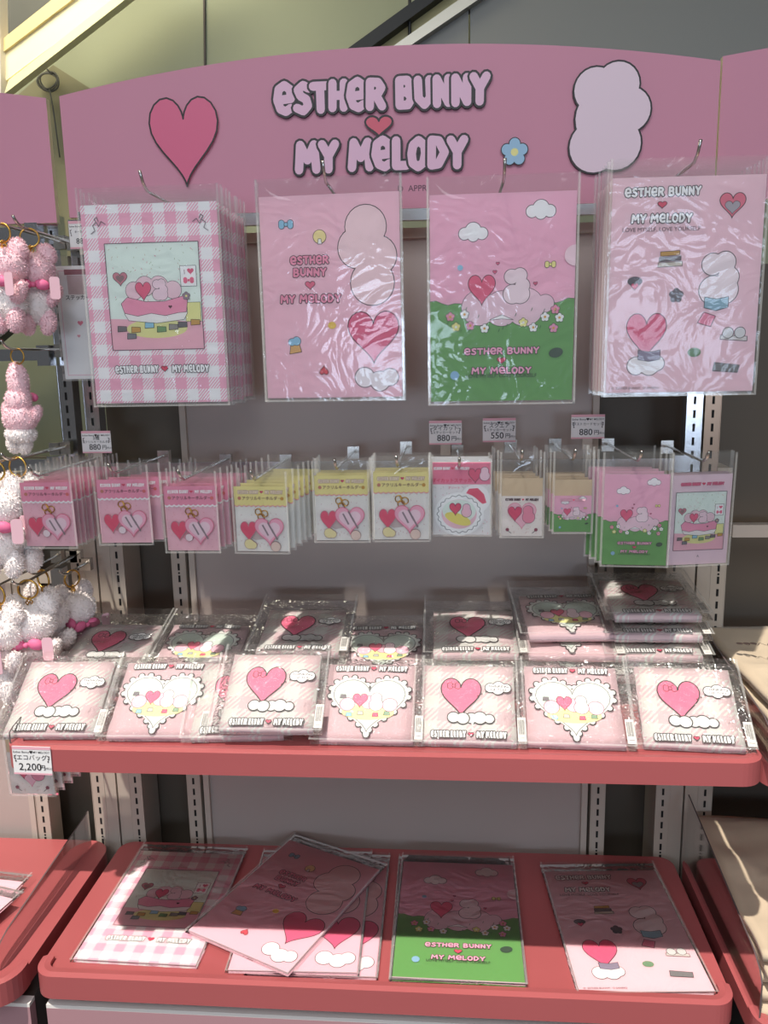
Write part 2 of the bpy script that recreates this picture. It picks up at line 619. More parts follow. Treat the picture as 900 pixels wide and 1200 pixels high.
cl_part('skirt_strip', [(-0.0941, 0.8000, 2.2315), (0.1125, 0.8000, 2.3592), (0.4191, 0.8000, 2.5474), (0.4838, 0.8000, 2.5438), (0.1685, 0.8000, 2.3564), (-0.0319, 0.8000, 2.2372)], 0.0, 0.03, mat('skirt_olive', (176, 168, 120), 0.5))
cl_part('handrail', [(-0.1635, 0.8000, 2.2261), (0.0608, 0.8000, 2.3617), (0.3759, 0.8000, 2.5498), (0.4191, 0.8000, 2.5474), (0.1125, 0.8000, 2.3592), (-0.0941, 0.8000, 2.2315)], -0.04, 0.03, M['black'])
MB().tube([rel((0.0248, 0.7800, 2.4766)), rel((0.0221, 0.7800, 2.2697))], 0.0045, 8).build('glass_post', M['black'], cl)

# sunlit sloping beam at the top left
bm_ = thing('sloping_beam', 'cream painted sloping beam glowing in warm light at top left', 'beam', (-1.0634, 0.7000, 2.1489))
o_ = Vector(bm_.location)
def bm_part(name, pts, y0, y1, m):
    return prism_y([rel(p) for p in pts], y0, y1, m, name, bm_)
bm_part('lower_flange', [(-1.0634, 0.7000, 2.1489), (-1.0478, 0.7000, 2.1821), (-0.7507, 0.7000, 2.3626), (-0.5726, 0.7000, 2.4732), (-0.5392, 0.7000, 2.4714), (-0.7142, 0.7000, 2.3609)], 0.0, 0.03, mat('beam_dull_cream', (240, 234, 186), 0.6))  # lower flange in a slightly darker cream than the web
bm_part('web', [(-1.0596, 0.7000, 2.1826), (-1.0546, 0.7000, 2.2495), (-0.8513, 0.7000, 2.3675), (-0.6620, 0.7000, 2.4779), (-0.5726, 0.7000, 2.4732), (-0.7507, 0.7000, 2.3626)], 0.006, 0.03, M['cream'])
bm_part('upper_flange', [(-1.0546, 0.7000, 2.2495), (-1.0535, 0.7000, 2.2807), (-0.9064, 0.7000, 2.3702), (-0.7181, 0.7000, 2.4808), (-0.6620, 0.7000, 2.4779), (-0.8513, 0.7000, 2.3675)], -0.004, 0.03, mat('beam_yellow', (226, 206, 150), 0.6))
bm_part('edge_post', [(-1.1140, 0.7000, 1.8231), (-1.0388, 0.7000, 2.4977), (-1.0273, 0.7000, 2.4971), (-1.0944, 0.7000, 1.8225)], -0.02, 0.02, M['drawer_e'])
so = prism_y([(-1.6678, 0.8800, 2.3705), (-1.1462, 0.8800, 2.3468), (-0.7844, 0.8800, 2.5627), (-1.6311, 0.8800, 2.6073)], 0.88, 0.92, M['soffit'], 'soffit_panel')
tag(so, 'dark grey soffit panel above the cream sloping beam', 'panel')
wd = prism_y([(-1.1290, 0.9000, 2.2047), (-1.0131, 0.9000, 2.2822), (-0.8615, 0.9000, 2.1845), (-0.8985, 0.9000, 1.7491), (-1.3382, 0.9000, 1.7612)], 0.90, 0.94, mat('olive_dark_panel', (140, 136, 108), 0.7), 'corner_panel')  # wedge in a darker olive than the wall around it
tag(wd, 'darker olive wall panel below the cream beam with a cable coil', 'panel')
sm = prism_y([(-0.5669, 0.9400, 2.5775), (-0.5620, 0.9400, 2.5772), (-0.5816, 0.9400, 2.1752), (-0.5867, 0.9400, 2.1754)], 0.942, 0.955, M['gap'], 'trim_1')
struct(sm, 'dark seam between two olive wall panels')
cb = MB()
c0 = Vector((-1.0116, 0.8600, 2.2268))
for k in range(3):
    pts = []
    for i in range(24):
        a = 2 * math.pi * i / 24
        pts.append(c0 + Vector(((0.024 + 0.004 * k) * math.cos(a + k), 0.006 * math.sin(2 * a + k), (0.02 + 0.003 * k) * math.sin(a + k))))
    cb.tube(pts, 0.0022, 6, closed=True)
cb.tube([c0 + Vector((0.01, 0, 0.02)), c0 + Vector((-0.02, 0.0, 0.05)), c0 + Vector((0.0, 0.02, 0.055))], 0.002, 6)
cb.tube([c0 + Vector((0.0, 0, -0.02)), c0 + Vector((0.006, 0.0, -0.07)), c0 + Vector((0.004, 0.02, -0.2))], 0.002, 6)
tag(cb.build('cable_coil', M['soffit'], smooth=True), 'small coil of dark cable hanging under the sloping beam', 'cable')
lb = prism_y([(-1.2262, 0.7500, 1.5079), (-0.8719, 0.7500, 1.7546), (-0.8537, 0.7500, 1.7356), (-1.2302, 0.7500, 1.4739)], 0.75, 0.80, M['soffit'], 'sloping_rail')
tag(lb, 'dark sloping rail seen behind the hanging plush toys', 'rail')

# ================================================================== shelving fixture
def upright(x0, x1, xs, z0, z1, yf, depth, m, label, name='slotted_upright', zref=1.05):
    t = thing(name, label, 'upright', ((x0 + x1) / 2, yf, z0))
    cx = (x0 + x1) / 2
    b = MB().box(x0 - cx, x1 - cx, 0, depth, 0, z1 - z0)
    b.box(xs - 0.0145 - cx, xs - 0.0135 - cx, -0.0008, 0.0, 0, z1 - z0)
    b.box(xs + 0.0135 - cx, xs + 0.0145 - cx, -0.0008, 0.0, 0, z1 - z0)
    b.build('post', m, t)
    s = MB()
    n0 = int((z0 - zref) / 0.025) + 1
    n1 = int((z1 - zref) / 0.025)
    for i in range(n0, n1):
        z = zref + i * 0.025 - z0
        s.box(xs - 0.0022 - cx, xs + 0.0022 - cx, -0.0006, 0.0004, z - 0.0072, z + 0.0072)
        if i % 24 == 22:
            s.box(xs - 0.0018 - cx, xs + 0.0018 - cx, -0.0006, 0.0004, z + 0.0105, z + 0.0140)
    s.build('slots', M['dark'], t)
    return t

W, CH = M['white'], M['chrome']
upright(-0.598, -0.544, -0.558, 0.02, 1.22, 0.0, 0.09, W, 'cream slotted upright at the left end of the middle bay')
upright(-0.444, -0.414, -0.429, 0.02, 1.22, 0.0, 0.05, W, 'narrow cream slotted upright left of the middle back panel')
upright(0.412, 0.442, 0.427, 0.02, 1.22, 0.0, 0.05, W, 'narrow cream slotted upright right of the middle back panel')
upright(0.544, 0.598, 0.558, 0.02, 1.22, 0.0, 0.09, W, 'cream slotted upright at the right end of the middle bay')
upright(0.602, 0.656, 0.642, 0.02, 1.22, 0.0, 0.09, W, 'cream slotted upright at the left end of the right bay')
upright(-0.656, -0.602, -0.642, 0.02, 1.22, 0.0, 0.09, W, 'cream slotted upright at the right end of the left bay')
upright(-0.788, -0.758, -0.773, 0.02, 1.22, 0.0, 0.05, W, 'narrow cream slotted upright beside the left bay panel')
upright(-0.583, -0.555, -0.569, 1.20, 1.70, -0.034, 0.03, CH, 'chrome slotted upright behind the hanging gingham files', 'chrome_upright')
upright(0.557, 0.585, 0.571, 1.20, 1.70, -0.034, 0.03, CH, 'chrome slotted upright below the sticker print files', 'chrome_upright')
upright(0.590, 0.618, 0.604, 1.20, 1.70, -0.034, 0.03, mat('bronze_reflection_tint', (150, 126, 108), 0.3, metal=1.0), 'chrome slotted upright tinted with a bronze reflection at the left end of the right bay', 'chrome_upright')  # chrome post with a bronze reflection put into its colour
upright(-0.632, -0.604, -0.618, 1.20, 1.71, -0.034, 0.03, CH, 'chrome slotted upright beside the hanging plush toys', 'chrome_upright')

def back_panel(x0, x1, z0, z1, label):
    t = thing('back_panel', label, 'panel', ((x0 + x1) / 2, 0.0, z0))
    h = (x1 - x0) / 2
    H = z1 - z0
    MB().box(-h + 0.012, h - 0.012, 0.012, 0.03, 0.012, H - 0.012).build('board', M['panel'], t)
    MB().box(-h, -h + 0.012, 0.002, 0.032, 0, H).build('frame_side', M['panel_trim'], t)
    MB().box(h - 0.012, h, 0.002, 0.032, 0, H).build('frame_side', M['panel_trim'], t)
    MB().box(-h + 0.012, h - 0.012, 0.002, 0.032, H - 0.018, H).build('frame_top', M['panel_trim'], t)
    return t
back_panel(-0.408, 0.406, 0.05, 1.672, 'mauve white back panel of the middle bay behind the packs')
back_panel(-1.6, -0.792, 0.05, 1.2, 'mauve white back panel at the lower left of the left bay')
bmr = MB().box(0.66, 1.8, -0.012, 0.012, 1.088, 1.112).build('cross_rail', M['panel_trim'])
tag(bmr, 'cream horizontal cross rail on the right bay', 'rail')

def hook_bar(x0, x1, z, y, h, label, m=None):
    t = thing('hook_bar', label, 'bar', ((x0 + x1) / 2, y, z))
    l = (x1 - x0) / 2
    MB().box(-l, l, -0.006, 0.006, -h / 2, h / 2).build('rail', m or M['chrome'], t)
    for sgn in (-1, 1):
        MB().box(sgn * l - 0.012, sgn * l + 0.012, -0.012, 0.012, -h / 2 - 0.010, h / 2 + 0.006).build('end_bracket', M['chrome'], t)
    return t
hook_bar(-0.54, 0.545, 1.690, -0.048, 0.026, 'chrome hook bar under the pink sign carrying the large files')
hook_bar(-0.54, 0.545, 1.235, -0.048, 0.022, 'chrome hook bar behind the row of small hanging packs')
hook_bar(-1.5, -0.640, 1.672, -0.055, 0.028, 'topmost chrome hook bar beside the plush toys')
hook_bar(-1.5, -0.640, 1.455, -0.055, 0.022, 'second chrome hook bar from the top among the plush toys')
hook_bar(-1.5, -0.640, 1.245, -0.055, 0.022, 'third chrome hook bar behind gold key rings of plush toys')
hook_bar(-1.5, -0.655, 1.02, -0.055, 0.026, 'lowest hook bar above the white plush toys', M['white'])

# header signs ------------------------------------------------------
def header_board(x0, x1, zl, zr, zm, zb0, zb1, label, sign='header_sign', y=-0.055):
    t = thing(sign, label, 'sign', ((x0 + x1) / 2, y, zb0))
    cx = (x0 + x1) / 2
    pts = [(x0 - cx, 0), (x1 - cx, zb1 - zb0)]
    n = 24
    for i in range(n + 1):
        u = 1 - i / n
        z = zl + (zr - zl) * u + (zm - (zl + zr) / 2) * 4 * u * (1 - u)
        pts.append((x0 + (x1 - x0) * u - cx, z - zb0))
    MB().prism(pts, 'y', 0, 0.012, 0, 1).build('board', [M['header'], M['header_edge']], t)
    return t
HY = -0.055
hd = header_board(-0.570, 0.578, 1.907, 1.915, 1.963, 1.700, 1.694, 'wide rose pink arched sign with two lines of bubble lettering')
def hp(p):
    return (p[0] - 0.004, p[2] - 1.700)
a = Art(y=-0.006)
x, z = hp((0.0064, -0.0620, 1.8852)); a.bubble('ESTHER BUNNY', x, z, 0.052, (236, 190, 212), 0.0038, r=0.14, depth=0.006, width=0.372)
x, z = hp((0.0045, -0.0620, 1.7869)); a.bubble('MY MELODY', x, z, 0.054, (236, 190, 212), 0.0038, r=0.14, depth=0.006, width=0.30)
bd_ = [c for c in hd.children if c.name.startswith('board')][0]
a.build('lettering', bd_)['label'] = 'pale pink bubble letters with black outline'
a = Art(y=-0.006)
x, z = hp((0.0024, -0.0620, 1.8330)); a.heart(x, z, 0.048, (222, 96, 116), 0.0034, 0.72, depth=0.006)
a.build('heart', hd)['label'] = 'small red pink heart between the two lines'
a = Art(y=-0.006)
x, z = hp((-0.3447, -0.0620, 1.8209)); a.heart(x, z, 0.124, (226, 106, 140), 0.003, 1.2, depth=0.006)
a.build('heart_plaque', hd)['label'] = 'large deep pink heart shaped plaque'
a = Art(y=-0.006)
x, z = hp((0.3946, -0.0620, 1.8315))
a.blob([(x - 0.022, z + 0.045, 0.036), (x + 0.014, z + 0.052, 0.036), (x + 0.034, z + 0.012, 0.036), (x - 0.005, z + 0.0, 0.05), (x - 0.022, z - 0.045, 0.042), (x + 0.014, z - 0.042, 0.042)], (238, 212, 222), 0.003, depth=0.006)
a.build('cloud_plaque', hd)['label'] = 'pale pink puffy cloud shaped plaque'
a = Art(y=-0.006)
x, z = hp((0.2369, -0.0620, 1.7826)); a.flower(x, z, 0.022, (158, 196, 222), YEL, 0.0015)
a.build('flower_plaque', hd)['label'] = 'small light blue flower plaque'
a = Art(y=-0.0006)
x, z = hp((0.0588, -0.0560, 1.7296)); a.text('D  APPR', x, z, 0.0145, (96, 60, 76))
a.build('small_print', bd_)
header_board(-1.75, -0.595, 1.925, 1.905, 1.955, 1.70, 1.692, 'plain rose pink sign of the neighbouring bay at the left edge')
header_board(0.584, 1.75, 1.925, 1.92, 1.965, 1.694, 1.70, 'plain rose pink sign of the neighbouring bay at the right edge', y=-0.045)

# trays and shelves --------------------------------------------------
def tray(x0, x1, yf, yb, zt, h, label, name='pink_tray', lip=0.010, r=0.035, rb=0.03):
    cx = (x0 + x1) / 2
    t = thing(name, label, 'shelf', (cx, yf, zt - h))
    L, D = (x1 - x0) / 2, yb - yf
    out = []
    for qx, qy, a0, rad in ((L - r, r, -90, r), (L - rb, D - rb, 0, rb), (-L + rb, D - rb, 90, rb), (-L + r, r, 180, r)):
        for i in range(9):
            an = R(a0 + 90 * i / 8)
            out.append((qx + rad * math.cos(an), qy + rad * math.sin(an)))
    MB().prism(out, 'z', 0, h - lip).build('deck', M['pinkshelf'], t)
    # raised front lip with rounded corners, running back a little along each side
    path = [(-L, r + 0.012)] + [(-L + r - r * math.cos(R(90 * i / 8)), r - r * math.sin(R(90 * i / 8))) for i in range(9)]
    path += [(-p[0], p[1]) for p in reversed(path)]
    inner = []
    wl = 0.019
    ri = r - wl
    inner = [(-L + wl, r + 0.012)] + [(-L + r - ri * math.cos(R(90 * i / 8)), r - ri * math.sin(R(90 * i / 8))) for i in range(9)]
    inner += [(-p[0], p[1]) for p in reversed(inner)]
    e = 0.0012
    mb = MB()
    k = len(path)
    n = 0
    for i in range(k):
        mb.v += [(path[i][0] * (1 + e / L), path[i][1] - e, 0.0), (path[i][0] * (1 + e / L), path[i][1] - e, h - 0.003),
                 (path[i][0] * 0.5 + inner[i][0] * 0.5, path[i][1] * 0.6 + inner[i][1] * 0.4, h), (inner[i][0], inner[i][1], h - 0.002), (inner[i][0], inner[i][1], h - lip - 0.004)]
    for i in range(k - 1):
        for j in range(4):
            mb.f.append((i * 5 + j, (i + 1) * 5 + j, (i + 1) * 5 + j + 1, i * 5 + j + 1))
            mb.m.append(0)
    for i in (0, k - 1):
        mb.f.append(tuple(i * 5 + j for j in range(5)))
        mb.m.append(0)
    mb.build('front_lip', M['pinkshelf'], t)
    return t
SH = tray(-0.578, 0.582, -0.445, -0.012, 0.852, 0.040, 'coral pink shelf across the middle bay holding the folded bags', 'pink_shelf', lip=0.006)
TR = tray(-0.590, 0.576, -0.415, -0.012, 0.420, 0.046, 'coral pink tray of the middle bay holding four files', lip=0.010)
tray(-1.78, -0.612, -0.445, -0.012, 0.420, 0.046, 'empty ended coral pink tray of the left bay at the lower left', lip=0.010, r=0.05, rb=0.05)
tray(0.593, 1.78, -0.46, -0.012, 0.420, 0.046, 'coral pink tray of the right bay under the canvas bags at lower right', lip=0.010)
tray(0.600, 1.78, -0.400, -0.012, 0.822, 0.040, 'coral pink shelf of the right bay under folded canvas bags', 'pink_shelf', lip=0.006)

def divider(x, y0, y1, z0, hb, hf, label, th=0.0025):
    t = thing('acrylic_divider', label, 'divider', (x, y0, z0))
    D = y1 - y0
    prof = [(0.0, 0.0), (D, 0.0), (D, hb), (D * 0.10 + 0.0, hf + (hb - hf) * 0.10), (0.012, hf * 0.93), (0, hf * 0.75)]
    mb = MB()
    for s in (-th / 2, th / 2):
        mb.poly([(s, p[0], p[1]) for p in prof])
    mb.build('sheet', M['acrylic'], t)
    e = MB()
    k = len(prof)
    for i in range(2, k):
        p, q = prof[i], prof[(i + 1) % k]
        e.poly([(-th / 2, p[0], p[1]), (th / 2, p[0], p[1]), (th / 2, q[0], q[1]), (-th / 2, q[0], q[1])])
    e.build('edge', M['acr_edge'], t)
    return t
divider(0.600, -0.41, -0.05, 0.826, 0.10, 0.06, 'clear acrylic divider at the right end of the bag shelf')
divider(-0.571, -0.43, -0.05, 0.847, 0.05, 0.028, 'clear acrylic divider at the left end of the bag shelf')
divider(0.600, -0.44, -0.03, 0.412, 0.15, 0.09, 'clear acrylic divider between the tray and the canvas bags')
divider(-0.655, -0.40, -0.03, 0.411, 0.08, 0.05, 'clear acrylic divider standing on the left bay tray')

# drawers under the trays ---------------------------------------------
def drawer(x0, x1, y, z0, z1, label):
    t = thing('drawer_unit', label, 'drawer', ((x0 + x1) / 2, y, z0))
    l = (x1 - x0) / 2
    MB().box(-l + 0.01, l - 0.01, 0.022, 0.30, 0, z1 - z0 - 0.006).build('carcass', M['gap'], t)
    f_ = MB().box(-l, l, 0.0, 0.018, 0, z1 - z0, 0).build('front', M['drawer'], t)
    MB().box(-l, l, 0.0, 0.018, z1 - z0, z1 - z0 + 0.007).build('edge_band', M['drawer_e'], f_)
drawer(-0.575, 0.575, -0.405, 0.03, 0.345, 'pale pink drawer front below the middle tray')
drawer(-1.75, -0.605, -0.405, 0.03, 0.345, 'pale pink drawer front below the left bay tray')
drawer(0.605, 1.75, -0.405, 0.03, 0.345, 'pale pink drawer front below the right bay tray')

# ================================================================== printed goods
# every flat good is drawn upright: origin at the middle of its bottom edge, x right, z up, face towards -y
def sheet(w_, h_, z0, th, m, name, uvs=(0, 0), y=0.0, bulge=0.0, nx=6, nz=8):
    mb = MB()
    if bulge == 0:
        mb.box(-w_ / 2, w_ / 2, y, y + th, z0, z0 + h_)
    else:
        # pillow: soft folded cloth
        idx = {}
        for side in (0, 1):
            for i in range(nx + 1):
                for j in range(nz + 1):
                    u, v = i / nx, j / nz
                    e = (1 - (2 * u - 1) ** 6) * (1 - (2 * v - 1) ** 6)
                    wob = 0.0016 * noise.noise(Vector((u * 5 + z0, v * 5, side * 3 + w_ * 40)))
                    yy = y + (-(bulge * e + wob * e) if side == 0 else th + 0.0)
                    idx[side, i, j] = len(mb.v)
                    mb.v.append((-w_ / 2 + w_ * u + wob * (0 if 0 < u < 1 else 1), yy, z0 + h_ * v + wob * (0 if 0 < v < 1 else 1)))
        for side in (0, 1):
            for i in range(nx):
                for j in range(nz):
                    mb.f.append((idx[side, i, j], idx[side, i + 1, j], idx[side, i + 1, j + 1], idx[side, i, j + 1]))
                    mb.m.append(0)
        for i in range(nx):
            for j in (0, nz):
                mb.f.append((idx[0, i, j], idx[0, i + 1, j], idx[1, i + 1, j], idx[1, i, j])); mb.m.append(0)
        for j in range(nz):
            for i in (0, nx):
                mb.f.append((idx[0, i, j], idx[0, i, j + 1], idx[1, i, j + 1], idx[1, i, j])); mb.m.append(0)
    return mb.mesh(name, m, smooth=bool(bulge), uv=lambda c: (c.x + uvs[0], c.z + uvs[1]))

def pouch(w_, h_, gap, name='pouch', m='film', crinkle=0.0012, seed=0, nx=10, nz=14, weld=0.0035, back=True):
    """clear film envelope with welded sides and a gusset of crinkles"""
    mb = MB()
    def side(y0, sgn, sd):
        b = len(mb.v)
        for i in range(nx + 1):
            for j in range(nz + 1):
                u, v = i / nx, j / nz
                e = min(1, 6 * min(u, 1 - u)) * min(1, 8 * min(v, 1 - v) + 0.15)
                n = noise.noise(Vector((u * 4 + sd * 3.1, v * 6, sd * 1.7))) + 0.6 * noise.noise(Vector((u * 9, v * 13 + sd, sd)))
                edge = 0.0012 * noise.noise(Vector((v * 8, u * 8, sd + 5)))
                mb.v.append((-w_ / 2 + w_ * u + (edge if i in (0, nx) else 0), y0 + sgn * e * abs(n) * crinkle * 1.6, h_ * v + (edge if j == nz else 0)))
        for i in range(nx):
            for j in range(nz):
                mb.f.append((b + i * (nz + 1) + j, b + (i + 1) * (nz + 1) + j, b + (i + 1) * (nz + 1) + j + 1, b + i * (nz + 1) + j + 1))
                mb.m.append(0)
    side(-gap, -1, seed)
    if back:
        side(gap * 0.6 + 0.001, 1, seed + 11)
    y = -gap - 0.0008
    for xx in (-w_ / 2, w_ / 2 - weld):
        mb.poly([(xx, y, 0), (xx + weld, y, 0), (xx + weld, y, h_), (xx, y, h_)], 1)
    mb.poly([(-w_ / 2, y, 0), (w_ / 2, y, 0), (w_ / 2, y, weld * 0.8), (-w_ / 2, y, weld * 0.8)], 1)
    return mb.mesh(name, [M[m], M['weld']], smooth=True)

TITLE = ('ESTHER BUNNY', 'MY MELODY')
def title_row(a, cx, cz, wid, fill=WH, hh=0.0125, ol=0.0009, oc=K):
    """one-line title: ESTHER BUNNY heart MY MELODY (cx, cz in drawing units, wid metres)"""
    X, Z_ = a.T((cx, cz))
    o = a.o
    a.o = (0, 0, 1, 1)
    a.bubble(TITLE[0], X - wid * 0.265, Z_, hh, fill, ol, r=0.115, width=wid * 0.455, oc=oc)
    a.heart(X + wid * 0.03, Z_, wid * 0.075, (222, 70, 100), ol * 0.8, 0.8, oc=oc)
    a.bubble(TITLE[1], X + wid * 0.30, Z_, hh, fill, ol, r=0.115, width=wid * 0.385, oc=oc)
    a.o = o

def title_stack(a, cx, cz, wid, fill, hh, ol, gap, oc=K, heart=(222, 84, 110)):
    X, Z_ = a.T((cx, cz))
    o = a.o
    a.o = (0, 0, 1, 1)
    a.bubble(TITLE[0], X, Z_ + gap, hh, fill, ol, r=0.12, width=wid, oc=oc)
    a.heart(X, Z_, wid * 0.12, heart, ol * 0.8, 0.75, oc=oc)
    a.bubble(TITLE[1], X, Z_ - gap, hh, fill, ol, r=0.12, width=wid * 0.8, oc=oc)
    a.o = o

def puff(a, cx, cz, s, col=(246, 226, 230), ol=0.0009):
    """plain puffy cloud motif, taller than wide"""
    q = a.o[2] / a.o[3]
    a.blob([(cx - .18 * s, cz + .42 * s * q, .26 * s), (cx + .12 * s, cz + .46 * s * q, .26 * s), (cx + .22 * s, cz + .1 * s * q, .26 * s), (cx - .14 * s, cz - .2 * s * q, .34 * s), (cx + .14 * s, cz - .2 * s * q, .34 * s)], col, ol)

def books(a, cx, cz, s, col=(214, 206, 190)):
    q = a.o[2] / a.o[3]
    for k in range(3):
        x0, x1 = cx - s * (.5 - .04 * k), cx + s * (.5 - .06 * k)
        z0 = cz + (k - 1.5) * s * .22 * q
        a.shape([(x0, z0), (x1, z0 + .04 * s * q), (x1, z0 + .22 * s * q), (x0, z0 + .18 * s * q)], [col, GREY, TAN][k % 3], 0.0007)

def room_art(a, w_, h_, ol=0.0007, seed=3):
    """bedroom scene in a thin frame; units 0..1 of the frame"""
    rnd = random.Random(seed)
    a.shape([(0, 0), (1, 0), (1, 1), (0, 1)], MINT)
    for k in range(70):
        x, z = rnd.uniform(.03, .97), rnd.uniform(.45, .97)
        c = rnd.choice([(222, 150, 160), (176, 190, 160), (206, 190, 170)])
        a.line([(x, z), (x + rnd.uniform(-.012, .012), z + rnd.uniform(.006, .014))], ol * 1.3, c)
    a.up()
    a.shape([(0, 0), (1, 0), (1, .26), (0, .30)], (240, 184, 196))
    a.disc(.5, .2, .33, (232, 228, 158), .09, n=32).up()
    a.shape([(.82, .26), (.985, .26), (.985, .44), (.82, .44)], (236, 232, 160), ol)
    a.blob([(.28, .56, .09), (.4, .60, .10), (.55, .60, .10), (.7, .56, .09)], (240, 206, 214), ol)
    a.heart(.38, .55, .17, (230, 104, 136), ol, 1.15)
    puff(a, .56, .55, .17, (242, 214, 222), ol)
    a.shape([(.16, .34), (.2, .28), (.5, .25), (.8, .28), (.84, .34), (.84, .42), (.16, .42)], (244, 240, 236), ol)
    a.shape([(.13, .44), (.16, .35), (.3, .32), (.45, .345), (.6, .32), (.74, .345), (.83, .35), (.85, .46), (.8, .5), (.6, .455), (.4, .455), (.2, .5)], (240, 158, 184), ol)
    a.heart(.66, .40, .04, (90, 50, 60), 0, .9)
    a.heart(.14, .67, .155, (206, 128, 142), ol, .9)
    a.heart(.14, .67, .09, (150, 120, 122), 0, .9)
    a.shape([(.79, .59), (.96, .59), (.96, .78), (.79, .78)], WH, ol)
    a.text('I', .835, .72, 0.07 * w_, (150, 96, 110))
    a.heart(.90, .725, .07, (226, 96, 130), 0, .9)
    a.bow(.875, .645, .11, (230, 110, 140), 0)
    for x, z, c in ((.12, .2, GREY), (.27, .19, TAN), (.42, .23, BLU), (.55, .19, (120, 160, 110)), (.68, .21, (150, 144, 140)), (.78, .23, (110, 104, 110)), (.92, .25, TAN), (.22, .13, (130, 130, 136))):
        a.shape([(x - .05, z - .025), (x + .05, z - .02), (x + .05, z + .025), (x - .045, z + .03)], c, ol)
    a.flower(.84, .50, .04, (150, 130, 140), YEL, ol * .6)
    a.line([(0, 0), (1, 0), (1, 1), (0, 1)], ol * 1.4, (92, 74, 80), True).up()

def meadow_art(a, ol=0.0009, title=True, w_=0.22, small=True):
    """pink sky over a green meadow; units 0..1 of the sheet"""
    a.shape([(0, 0), (1, 0), (1, 1), (0, 1)], (244, 184, 204))
    top = [(1 - i / 24, .475 + .008 * math.sin(i * 1.7) - .03 * math.sin(math.pi * i / 24) + .02) for i in range(25)]
    a.shape([(0, 0), (1, 0)] + top, (110, 166, 92))
    a.line(top, ol, (60, 90, 60), caps=True).up()
    a.cloud(.3, .815, .2, WH, ol)
    a.cloud(.76, .91, .2, WH, ol)
    a.blob([(.34, .46, .12), (.5, .455, .12), (.66, .46, .13), (.8, .475, .06)], (240, 206, 216), ol * .8)
    a.heart(.36, .545, .19, (230, 100, 134), ol, 1.1)
    puff(a, .60, .55, .19, (244, 222, 226), ol)
    for x, z, r in ((.45, .63, .03), (.47, .67, .026), (.73, .57, .03)):
        a.heart(x, z, r, (214, 96, 130), ol * .6)
    a.shape([(.41, .40), (.5, .405), (.58, .40), (.5, .425)], WH, ol * .7)
    rnd = random.Random(4)
    for x, z, c in ((.14, .42, (232, 150, 170)), (.18, .37, YEL), (.28, .375, (236, 160, 190)), (.38, .36, WH), (.65, .385, YEL), (.72, .36, WH), (.8, .41, WH), (.87, .445, (236, 150, 176)), (.86, .355, (236, 160, 190)), (.9, .405, WH), (.24, .43, WH)):
        a.flower(x, z, .03, c, (226, 170, 80) if c != YEL else WH, ol * .7)
    for k in range(16):
        x, z = rnd.uniform(.06, .94), rnd.uniform(.33, .46)
        a.line([(x, z), (x + .008, z + .014)], ol, (64, 104, 60))
    a.up()
    a.bow(.83, .66, .07, YEL, ol * .7)
    a.disc(.21, .655, .02, BLU, n=10).up()
    a.disc(.88, .235, .05, (62, 84, 66), .024, n=16, rot=.2).up()
    a.disc(.17, .13, .032, (150, 190, 220), n=12).up()
    if title:
        title_stack(a, .5, .20, w_ * .53, (246, 176, 200), w_ * .05, ol * .9, w_ * .068)
        if small:
            a.text('LOVE MYSELF. LOVE YOURSELF', .5, .125, w_ * .036, (60, 70, 56))

FW, FH = 0.220, 0.310
PW, PH = 0.229, 0.342
def kind_gingham():
    parts = [('file', sheet(FW, FH, 0.006, 0.0012, M['gingham'], 'file', (0.012, 0.01)))]
    fx, fz = FW * .69, FH * .535
    a = Art(-FW / 2 + FW * .16, 0.006 + FH * .275, fx, fz)
    room_art(a, fx, fz)
    a.o = (-FW / 2, 0.006, FW, FH)
    for s in (1, -1):
        q = lambda x: .5 + s * (x - .5)
        a.line([(q(.07), .86), (q(.10), .875), (q(.085), .90), (q(.115), .915), (q(.13), .895), (q(.15), .92), (q(.18), .905)], 0.0011, GREY)
        a.line([(q(.115), .915), (q(.10), .93), (q(.12), .94), (q(.13), .92)], 0.0011, GREY)
    a.up()
    parts.append(('print', a.mesh('print')))
    a = Art(-FW / 2, 0.006, FW, FH)
    title_row(a, .52, .175, FW * .72)
    parts.append(('lettering', a.mesh('lettering')))
    parts.append(('pouch', pouch(PW, PH, 0.0022, seed=1)))
    return parts
